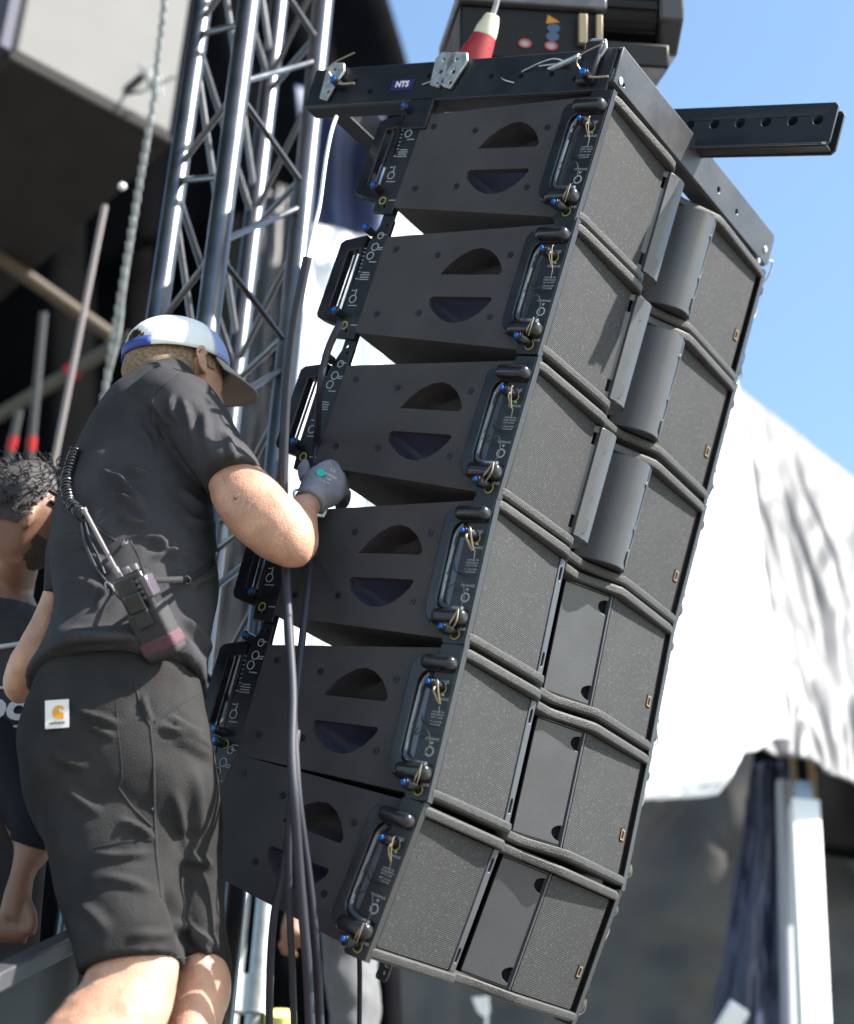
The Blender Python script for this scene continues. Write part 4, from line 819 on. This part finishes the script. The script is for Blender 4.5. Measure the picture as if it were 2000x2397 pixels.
# glove
gl = MB()
gl.loft([((694, 1158), (756, 1202), 3.36, .034), ((702, 1140), (770, 1186), 3.375, .036), ((712, 1112), (796, 1176), 3.395, .036), ((730, 1096), (806, 1160), 3.415, .034), ((748, 1086), (806, 1140), 3.435, .03), ((764, 1082), (800, 1112), 3.455, .022)], 22)
for k_, (x, y, dx) in enumerate(((772, 1088, 0), (786, 1102, 2), (797, 1122, 3), (802, 1146, 2))):   # four fingers curling over the edge and away
    gl.tube([P(x - 30, y + 18, 3.40), P(x - 4, y + 2, 3.41), P(x + 6 + dx, y + 12, 3.435), P(x + 2, y + 34, 3.465), P(x - 14, y + 44, 3.47)], lambda t: .0125 - .003 * t, 10, smooth=4)
gl.tube([P(716, 1120, 3.42), P(712, 1096, 3.46), P(728, 1080, 3.49), P(748, 1078, 3.50)], lambda t: .0135 - .003 * t, 10, smooth=4)   # thumb from the side of the palm
glo = gl.build('work_glove', GLOVE, None); fuse(glo, .0035, 2, lambda c, n: .0008 * nz(c, 60)); glo.parent = man; glo.matrix_parent_inverse = man.matrix_world.inverted()
cf = [P(757, 1208, 3.335), P(722, 1199, 3.30), P(689, 1160, 3.325), P(700, 1146, 3.39), P(742, 1166, 3.41), P(762, 1192, 3.39)]
mp(MB().tube(cf + [cf[0]], .0028, 8, smooth=4), 'glove_cuff_hem', mat('cuff_hem', (.5, .53, .52), .8))
gn = (M @ Vector((-.35, -.25, -1))).normalized(); gx = (M @ Vector((.83, .42, -.3))).normalized(); gx = (gx - gn * gx.dot(gn)).normalized(); gy = gn.cross(gx)
gc = P(752, 1107, 3.366)
def on_glove(u, v, lift=.0): return gc + gx * u + gy * v + gn * lift
o = mp(MB().prism(circ(0, 0, .009, 20, .0068), [], -.004, .002, lambda a, b, t: on_glove(a, b, t)), 'glove_emblem', TEAL)
for (body_, sz, u, v) in (('C E', .008, .02, .014), ('COMFORT', .0055, .022, .003), ('GRIP', .0055, .022, -.004), ('EN 388', .005, .02, -.011)):
    t_ = text('glove_print', body_, sz, mat('glove_ink', (.55, .55, .6), .8), None, on_glove(u, v, .002), gx, gy); t_.parent = man; t_.matrix_parent_inverse = man.matrix_world.inverted()

# shorts
sh = MB()
sh.loft([((100, 1570), (465, 1570), 3.13, .09), ((82, 1610), (474, 1610), 3.11, .112), ((62, 1650), (484, 1655), 3.1, .122), ((46, 1720), (498, 1730), 3.08, .13), ((44, 1790), (512, 1810), 3.06, .13), ((62, 1880), (516, 1880), 3.04, .125), ((95, 1960), (500, 1960), 3.02, .10)], 32, e=.85)
sh.loft([((70, 1860), (430, 1850), 3.03, .10), ((104, 1980), (434, 1980), 2.99, .10), ((118, 2050), (430, 2060), 2.97, .10), ((146, 2150), (430, 2150), 2.93, .10), ((170, 2220), (428, 2205), 2.9, .10), ((192, 2290), (428, 2250), 2.88, .098)], 28, e=.85)
sh.loft([((300, 1800), (512, 1800), 3.08, .12), ((345, 1960), (518, 1960), 3.07, .11), ((380, 2080), (522, 2080), 3.06, .10), ((405, 2180), (530, 2180), 3.05, .095), ((418, 2250), (536, 2235), 3.04, .09), ((420, 2284), (540, 2258), 3.03, .088)], 26, e=.85)
shorts = sh.build('shorts', SHORTS, None)
def shorts_fn(c, n):
    q = c - P(300, 1800, 3.0); a = q.dot(M @ Vector((1, .3, 0))); b = q.dot(M @ Vector((-.3, 1, 0)))
    return 1.5 * folds(c, HF) + .003 * noise.noise(Vector((a * 7, b * 12, 2))) + .003 * nz(c, 14) + .0016 * nz(c, 30)
fuse(shorts, .0055, 10, shorts_fn); shorts.parent = man; shorts.matrix_parent_inverse = man.matrix_world.inverted()
# surface seams laid on by ray casting from the viewer's side
from mathutils.bvhtree import BVHTree
def bvh(o):
    me = o.data; return BVHTree.FromPolygons([v.co.copy() for v in me.vertices], [list(p.vertices) for p in me.polygons])
BS, BT = bvh(shorts), bvh(shirt)
def hit(B, px, py, lift=0.0):
    d = (P(px, py, 1) - CL).normalized(); h = B.ray_cast(CL, d)
    if h[0] is None: return P(px, py, 3.0), -d
    return h[0] + h[1] * lift, h[1]
def seam(B, pts, r, name, m, n=6):
    q = []
    for i in range(len(pts) - 1):
        for k_ in range(n): t = k_ / n; q.append(hit(B, pts[i][0] + (pts[i + 1][0] - pts[i][0]) * t, pts[i][1] + (pts[i + 1][1] - pts[i][1]) * t, -.0004)[0])
    q.append(hit(B, *pts[-1], -.0004)[0]); return mp(MB().tube(q, r, 6), name, m)
seam(BS, [(272, 1600), (275, 1700), (280, 1740), (286, 1790), (286, 1825), (278, 1845)], .0011, 'back_pocket_seam', SEAM)
seam(BS, [(278, 1845), (310, 1890), (356, 1935)], .0024, 'hammer_pocket_seam', SEAM)
seam(BS, [(316, 1600), (330, 1660), (352, 1700), (360, 1780), (362, 1900), (366, 2000), (378, 2100)], .0024, 'side_seam', SEAM)
seam(BS, [(362, 1690), (420, 1650), (470, 1618)], .0026, 'front_pocket_seam', SEAM)
seam(BS, [(222, 1985), (290, 1970), (358, 1966)], .002, 'leg_pocket_seam', SEAM)
seam(BS, [(398, 2240), (450, 2245), (528, 2238)], .002, 'leg_hem_seam', SEAM)
seam(BS, [(195, 2265), (300, 2258), (420, 2230)], .002, 'leg_hem_seam', SEAM)
seam(BT, [(429, 869), (400, 890), (368, 915), (352, 950), (355, 990), (385, 1030)], .0018, 'shoulder_seam', SEAM)
seam(BT, [(488, 1133), (540, 1098), (600, 1085)], .0014, 'sleeve_hem_seam', SEAM)
seam(BT, [(88, 1530), (180, 1540), (268, 1552), (380, 1566), (474, 1560)], .0014, 'shirt_hem_seam', SEAM)
mp(MB().ell(hit(BS, 358, 1893)[0], Vector((.002, 0, 0)), Vector((0, .002, 0)), Vector((0, 0, .002)), 8, 6), 'rivet', ZINC)
# label patch on the back pocket
def patch(B, px, py, w_, h_, tilt, name, m, lift=.0015, th=.0012):
    p, n_ = hit(B, px, py); n_ = (n_ * .4 + (CL - p).normalized() * .6).normalized(); xr = M @ Vector((math.cos(tilt), math.sin(tilt), 0)); xr = (xr - n_ * xr.dot(n_)).normalized(); yr = n_.cross(xr)
    p = p + n_ * .0075
    o = mp(MB().prism([(-w_, -h_), (w_, -h_), (w_, h_), (-w_, h_)], [], 0, th, lambda a, b, t: p + xr * a + yr * b + n_ * (lift + t)), name, m)
    return p + n_ * (lift + th), xr, yr, n_, o
p, xr, yr, n_, o = patch(BS, 137, 1674, .0195, .0235, -.07, 'label_patch', mat('label_white', (.62, .61, .6), .8), lift=.002)
arc = [(.012 * math.cos(R_(a)), .012 * math.sin(R_(a))) for a in range(60, 261, 20)]
logo = [(.0115, .004), (.0105, .0095), (.006, .0125), (0, .0128), (-.0065, .011), (-.0105, .006), (-.0118, -.001), (-.0105, -.008), (-.006, -.0128), (-.001, -.0145), (.0115, -.0145), (.0112, -.0025), (.0065, -.0015), (.003, -.0005), (.0015, .0025), (.0022, .0055), (.0045, .0068), (.0068, .006), (.0068, .0035)]
mp(MB().prism([(a * .82 + .002, b * .82 + .0035) for a, b in logo], [], 0, .0005, lambda a, b, t: p + xr * a + yr * b + n_ * t), 'label_logo', mat('label_orange', (.62, .27, .02), .8), flat=True)
t_ = text('label_lettering', 'carhartt', .0078, mat('label_brown_ink', (.12, .07, .04), .8), None, p + yr * -.0145 + n_ * .0005, xr, yr, bold=.0001); t_.parent = man; t_.matrix_parent_inverse = man.matrix_world.inverted()
BB = bvh(body); rh_ = random.Random(9); hv = MB()
for q in range(260):
    t = rh_.random()
    if q % 3: x, y = 520 + t * 200 + rh_.uniform(-70, 70), 1150 + t * 120 + rh_.uniform(-60, 70)
    else: x, y = 130 + t * 400, 2300 + rh_.random() * 97
    h = BB.ray_cast(CL, (P(x, y, 1) - CL).normalized())
    if h[0] is None or abs((M.transposed() @ (h[0] - CL)).z - 3.1) > .4: continue
    dn = (-VZ * .7 + h[1] * .75 + Vector((rh_.uniform(-.5, .5), rh_.uniform(-.5, .5), 0))).normalized(); ln = rh_.uniform(.006, .012)
    hv.tube([h[0], h[0] + dn * ln * .5, h[0] + dn * ln - VZ * .003], .00013, 3)
mp(hv, 'body_hair', mat('fair_hair', (.3, .19, .11), .8, spec=.1))
# shoes on the deck
for (px, py, d) in ((118, 3080, 2.46), (420, 3040, 2.72)):
    c = P(px, py, d); c.z = DECK
    mp(MB().ell(c + Vector((.03, .06, .05)), Vector((.05, 0, 0)), Vector((.03, .14, 0)), Vector((0, 0, .055))), 'shoe', mat('black_shoe', (.02, .02, .02), .6))

# radio, pouch, cord and strap (their own things)
rp_, rn = hit(BT, 355, 1440)
ra = (M @ Vector((.42, .9, .05))).normalized(); rz = (M @ Vector((-.38, .1, -.92))).normalized(); rz = (rz - ra * rz.dot(ra)).normalized(); rx_ = ra.cross(rz).normalized()
if rx_.dot(M @ Vector((1, 0, 0))) < 0: rx_ = -rx_
rc_ = P(341, 1420, (M.transposed() @ (rp_ - CL)).z - .05)
def rad(x, y, z): return rc_ + rx_ * x + ra * y + rz * z    # y runs down the radio, z towards the viewer
rq = empty('radio_pouch', rc_, "black nylon radio pouch with dark reddish bottom band on the lower back", 'pouch')
def rbox(a, b):
    m_ = MB(rad_T); return m_.box(a, b)
rad_T = lambda v: rad(v.x, v.y, v.z)
par(rbox((-.033, .0, -.02), (.033, .092, .022)), 'pouch_body', NYLON, rq, bevel=.009, seg=3)
par(rbox((-.0345, .052, -.021), (.0345, .082, .0235)), 'reddish_band', REDW, rq, bevel=.008, seg=3)
par(rbox((-.012, -.052, .020), (.014, -.012, .025)).box((-.014, .0, .022), (.016, .03, .027)), 'buckle_webbing', mat('grey_webbing', (.03, .03, .03), .8, bump=.9, bscale=600), rq, bevel=.001)
par(rbox((-.016, -.03, .022), (.017, .004, .029)), 'buckle', mat('black_buckle', (.01, .01, .012), .2), rq, bevel=.003)
rd = empty('two_way_radio', rad(0, -.03, 0), 'black two way radio with a stub aerial sticking out of the pouch on his back', 'radio')
par(rbox((-.029, -.062, -.017), (.029, .02, .018)), 'radio_body', mat('radio_plastic', (.018, .018, .02), .3, coat=.2), rd, bevel=.006, seg=3)
par(MB(rad_T).tube([(-.02, -.06, 0), (-.021, -.08, 0)], .0055, 12).tube([(-.021, -.08, 0), (-.0265, -.186, 0)], .0036, 12).tube([(-.0265, -.186, 0), (-.0268, -.193, 0)], .0046, 12), 'aerial', mat('grey_aerial', (.22, .2, .2), .3, .2), rd)
par(MB(rad_T).tube([(-.002, -.062, 0), (-.002, -.074, 0)], .006, 14).tube([(.015, -.062, 0), (.015, -.073, 0)], .0055, 14), 'radio_knobs', mat('knob_metal', (.25, .23, .26), .25, .5), rd, bevel=.001)
kk = MB(rad_T)
for q in range(5): kk.box((-.0315, -.04 + q * .011, -.006), (-.0288, -.033 + q * .011, .010))
for q in range(4): kk.box((.004, -.048 + q * .01, .0175), (.022, -.042 + q * .01, .0195))
par(kk, 'radio_keys', mat('key_rubber', (.1, .1, .11), .4), rd, bevel=.0008)
par(rbox((.022, -.05, -.01), (.036, -.01, .02)), 'cable_connector', mat('connector_gloss', (.08, .07, .09), .15, coat=.8), rd, bevel=.004)
# coiled microphone cord: helix lying on the back, then straight leads
path = [(188, 1058), (178, 1085), (168, 1120), (165, 1150), (172, 1180), (190, 1200), (206, 1218)]
pts3 = []
for i in range(len(path) - 1):
    for k_ in range(60):
        t = k_ / 60; pts3.append(hit(BT, max(path[i][0] + (path[i + 1][0] - path[i][0]) * t, 135), path[i][1] + (path[i + 1][1] - path[i][1]) * t, .010)[0])
hx = []
for i in range(1, len(pts3) - 1):
    t = (pts3[i + 1] - pts3[i - 1]).normalized(); a = t.orthogonal().normalized(); b = t.cross(a); ph = i * .46
    hx.append(pts3[i] + a * .0085 * math.cos(ph) + b * .0085 * math.sin(ph))
cd = MB().tube(hx, .0027, 6)
lead = [hit(BT, x, y, .004)[0] for x, y in ((206, 1218), (235, 1240), (262, 1262), (290, 1278))] + [rad(.03, -.115, .005), rad(.032, -.075, .005), rad(.03, -.05, .008)]
cd.tube(lead, .0022, 8, smooth=5)
o = cd.build('coiled_cord', mat('cord_rubber', (.014, .014, .015), .35)); tag(o, 'coiled black microphone cord running down his back to the radio', 'cord')
o = MB().tube([lead[3], (lead[3] + lead[4]) / 2], .004, 8).build('cord_clip', mat('clip_silver', (.6, .55, .6), .3, .5)); tag(o, 'silvery sleeve on the cord just above the radio', 'cord sleeve')
s1 = [hit(BT, x, y, .003)[0] for x, y in ((192, 1215), (200, 1260), (218, 1310), (240, 1350), (262, 1382))] + [rad(-.034, -.02, 0)]
s2 = [hit(BT, x, y, .003)[0] for x, y in ((200, 1215), (212, 1260), (230, 1305), (248, 1345))]
s3 = [rad(.034, -.035, 0)] + [hit(BT, x, y, .003)[0] for x, y in ((440, 1358), (470, 1340), (500, 1318), (508, 1300))]
o = empty('shoulder_strap', s1[0], 'thin black strap with clips that carries the radio pouch', 'strap')
par(MB().tube(s1, .0028, 8, smooth=4).tube(s2, .0026, 8, smooth=4), 'strap_cord', mat('strap_black', (.02, .02, .022), .5), o)
wb = MB(); vs = []; fs = []
for p_ in s3: vs += [p_ + VZ * .006, p_ - VZ * .006]
for i in range(len(s3) - 1): fs.append((2 * i, 2 * i + 1, 2 * i + 3, 2 * i + 2))
wo = par(wb.add(vs, fs), 'webbing', mat('webbing_dark', (.015, .015, .016), .8, bump=.8, bscale=600), o); q = wo.modifiers.new('t', 'SOLIDIFY'); q.thickness = .002
ck = circ(0, 0, .007, 14, .014)
par(MB().tube([s1[-2] + rx_ * a + ra * b + rz * .006 for a, b in ck + ck[:1]], .0018, 6).tube([s3[1] + rx_ * a + ra * b * .5 + rz * .006 for a, b in ck + ck[:1]], .0018, 6), 'snap_hooks', mat('hook_metal', (.35, .35, .37), .25, .8), o)

# ---------------------------------------------------------------- bearded man at the left edge
pm = empty('person', P(40, 1900, 3.85), 'bearded man with curly grey hair and sunglasses in a printed black tee', 'person')
d2 = 4.3
b2 = MB()
b2.loft([((-260, 2700), (60, 2700), 3.350, .13), ((-240, 2200), (80, 2200), 3.530, .13), ((-230, 1900), (110, 1900), 3.650, .13), ((-240, 1700), (130, 1650), 3.750, .13), ((-200, 1500), (130, 1480), 3.830, .12), ((-120, 1400), (90, 1420), 3.850, .1), ((-50, 1360), (75, 1400), 3.870, .07), ((-15, 1320), (85, 1350), 3.820, .06), ((10, 1260), (92, 1290), 3.770, .055)], 24)
b2.loft([((-80, 1560), (20, 1540), 3.790, .05), ((-80, 1700), (30, 1700), 3.670, .05), ((-20, 1850), (90, 1870), 3.500, .05), ((28, 1960), (120, 1990), 3.400, .042), ((28, 2030), (84, 2045), 3.370, .032), ((10, 2090), (74, 2100), 3.350, .034), ((-4, 2150), (66, 2160), 3.330, .028)], 20)
for k_, (x, l_) in enumerate(((-6, 0), (15, 10), (37, 8), (58, -6))): b2.tube([P(x, 2140, 3.33), P(x - 2, 2185, 3.31), P(x - 8, 2215 + l_, 3.33), P(x - 12, 2236 + l_, 3.36)], lambda t: .0115 - .003 * t, 10, smooth=4)
b2.tube([P(60, 2110, 3.34), P(76, 2150, 3.31), P(72, 2190, 3.30)], lambda t: .013 - .003 * t, 10, smooth=4)
HC2 = P(66, 1208, 3.8); f2 = (M @ Vector((.72, .5, .48))).normalized(); u2 = M @ Vector((.3, -.8, .5)); u2 = (u2 - f2 * u2.dot(f2)).normalized(); r2 = f2.cross(u2)
oHC, oHf, oHu, oHs = HC, Hf, Hu, Hs; HC, Hf, Hu, Hs = HC2, f2, u2, r2; head_mesh(b2)
b2.ell(P(70, 1210, 3.715), f2 * .012, r2 * .012, u2 * .03, 12, 10)
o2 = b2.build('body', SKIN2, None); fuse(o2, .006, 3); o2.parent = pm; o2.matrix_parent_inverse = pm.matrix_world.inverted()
par(MB().loft([((-270, 2700), (70, 2700), 3.350, .14), ((-250, 2200), (90, 2200), 3.530, .14), ((-240, 1900), (118, 1900), 3.650, .14), ((-250, 1700), (138, 1650), 3.750, .14), ((-210, 1520), (138, 1480), 3.820, .13), ((-120, 1430), (92, 1425), 3.840, .1), ((-50, 1392), (40, 1400), 3.850, .06)], 26), 'printed_tee', SHIRT, pm)
par(MB().loft([((-88, 1690), (36, 1700), 3.680, .058), ((-26, 1840), (96, 1862), 3.500, .056), ((18, 1930), (118, 1950), 3.410, .05), ((26, 1965), (120, 1995), 3.395, .046)], 20), 'blue_grey_sleeve', mat('blue_grey_sleeve', (.014, .015, .019), .9, spec=.1), pm)
hb = MB(); rnd = random.Random(5)
for q in range(900):
    a = rnd.uniform(0, 2 * math.pi); z_ = rnd.uniform(-.55, 1); c_ = math.sqrt(max(0, 1 - z_ * z_)); f_, s_ = c_ * math.cos(a), c_ * math.sin(a)
    if (f_ > -.1 and z_ < .45) or (z_ < -.2 and abs(s_) > .5): continue
    p_ = HC + Hf * (.104 * f_) + Hs * (.082 * s_) + Hu * (.118 * z_); nrm = (p_ - HC).normalized()
    dr_ = (nrm * rnd.uniform(.3, .9) - Hu * rnd.uniform(.2, 1) - Hf * rnd.uniform(0, .6) + Hs * rnd.uniform(-.4, .4)).normalized(); sd_ = dr_.orthogonal().normalized(); s2_ = dr_.cross(sd_)
    ln = rnd.uniform(.02, .055); cr = rnd.uniform(.002, .007); ph = rnd.uniform(0, 6); k_ = rnd.uniform(5, 9)
    hb.tube([p_ + dr_ * ln * t / 9 + (sd_ * math.cos(ph + k_ * t / 9) + s2_ * math.sin(ph + k_ * t / 9)) * cr * min(1, t / 3) for t in range(10)], .0012, 4)
par(hb, 'curly_hair', HAIRD, pm)
shb = MB(); nb_ = 0
shell(0, 1.06, lambda f, u, s: (u > -.45 and f < -.15 + .5 * u) or (u > .3 and f < .6), 'hair_base', HAIRD, pm)
shell(0, 1.03, lambda f, u, s: u < -.42 and f > .15 and not (f > .75 and abs(s) < .35 and u > -.6), 'beard', mat('short_beard', (.045, .03, .022), .9, bump=1, bscale=300, var=.5, vscale=150), pm)
sg = MB().ell(HC + Hf * .1 + Hu * .01 + Hs * .03, Hf * .008, Hs * .026, Hu * .02).ell(HC + Hf * .1 + Hu * .01 - Hs * .03, Hf * .008, Hs * .026, Hu * .02)
for s in (-1, 1): sg.tube([HC + Hf * .1 + Hu * .018 + Hs * s * .05, HC + Hf * .06 + Hu * .02 + Hs * s * .078, HC + Hf * .0 + Hu * .016 + Hs * s * .082], .004, 8)
o = sg.build('sunglasses', mat('dark_lens', (.02, .012, .012), .1)); tag(o, 'dark sunglasses worn by the bearded man at the left edge', 'sunglasses')
HC, Hf, Hu, Hs = oHC, oHf, oHu, oHs
pw = mat('tee_white_print', (.5, .5, .52), .8)
tee2 = [x for x in col.objects if x.name == 'printed_tee'][0]; BV2 = bvh(tee2)
for (y, x1, r_) in ((1508, 46, 1), (1604, 62, .6), (1700, 60, .6), (1724, 58, .5), (1796, 56, 1.1)):
    par(MB().tube([hit(BV2, x, y + 14 - 16 * (x + 40) / 100, .003)[0] for x in range(-40, x1, 12)], .005 * r_, 6), 'tee_print_line', pw, pm)
c_, nn_ = hit(BV2, 12, 1655, .004); xa_ = M @ Vector((1, -.06, .1)); xa_ = (xa_ - nn_ * xa_.dot(nn_)).normalized(); ya_ = nn_.cross(xa_)
t_ = text('tee_print_lettering', 'Local', .085, pw, None, c_, xa_, ya_, bold=.003, shear=.2); t_.parent = pm; t_.matrix_parent_inverse = pm.matrix_world.inverted()

# ---------------------------------------------------------------- third worker mostly hidden behind the array
p3 = empty('person', P(820, 2500, 4.9), 'worker in grey jeans behind the bottom of the speaker array, only legs visible', 'person')
b3 = MB()
b3.loft([((800, 2120), (960, 2120), 5.1, .08), ((790, 1900), (970, 1900), 5.2, .1), ((780, 1600), (960, 1600), 5.38, .1), ((810, 1420), (930, 1420), 5.48, .08), ((850, 1370), (900, 1370), 5.5, .045), ((855, 1320), (900, 1320), 5.53, .045)], 20)
b3.ell(P(880, 1270, 5.56), Vector((.078, 0, 0)), Vector((0, .095, 0)), Vector((0, 0, .12)))
b3.loft([((790, 1560), (860, 1540), 5.3, .045), ((760, 1800), (820, 1800), 5.15, .04), ((720, 2000), (770, 2010), 4.95, .032), ((670, 2130), (715, 2160), 4.8, .026), ((656, 2180), (700, 2205), 4.76, .024)], 16)
for k_ in range(4): b3.tube([P(664 + k_ * 9, 2190 + k_ * 3, 4.76), P(658 + k_ * 9, 2215 + k_ * 3, 4.75), P(666 + k_ * 9, 2232 + k_ * 2, 4.77)], .009, 8, smooth=3)
b3.tube([P(700, 2180, 4.76), P(712, 2200, 4.74), P(706, 2220, 4.74)], .010, 8, smooth=3)
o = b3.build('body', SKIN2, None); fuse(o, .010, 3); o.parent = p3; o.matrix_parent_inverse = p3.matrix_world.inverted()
JE = mat('grey_jeans', (.12, .12, .125), .9, bump=.6, bscale=200, var=.25, vscale=8)
jn = MB().loft([((770, 1960), (960, 1960), 5.16, .12), ((756, 2120), (930, 2110), 5.06, .12), ((752, 2240), (890, 2220), 4.97, .11), ((765, 2340), (890, 2330), 4.9, .1), ((775, 2440), (886, 2440), 4.84, .09), ((780, 2800), (870, 2800), 4.6, .07), ((780, 3000), (870, 3000), 4.5, .07)], 24).build('jeans', JE, None)
fuse(jn, .01, 3, lambda c, n: .012 * noise.noise(Vector((c.x * 6, c.y * 6, c.z * 12))) + .006 * nz(c, 22)); jn.parent = p3; jn.matrix_parent_inverse = p3.matrix_world.inverted()
o = MB().loft([((770, 2010), (972, 2010), 5.14, .12), ((776, 1900), (984, 1900), 5.2, .12), ((768, 1600), (976, 1600), 5.38, .12), ((796, 1440), (950, 1440), 5.47, .09), ((840, 1400), (915, 1400), 5.5, .05)], 24); par(o, 'dark_tee', SHIRT, p3)
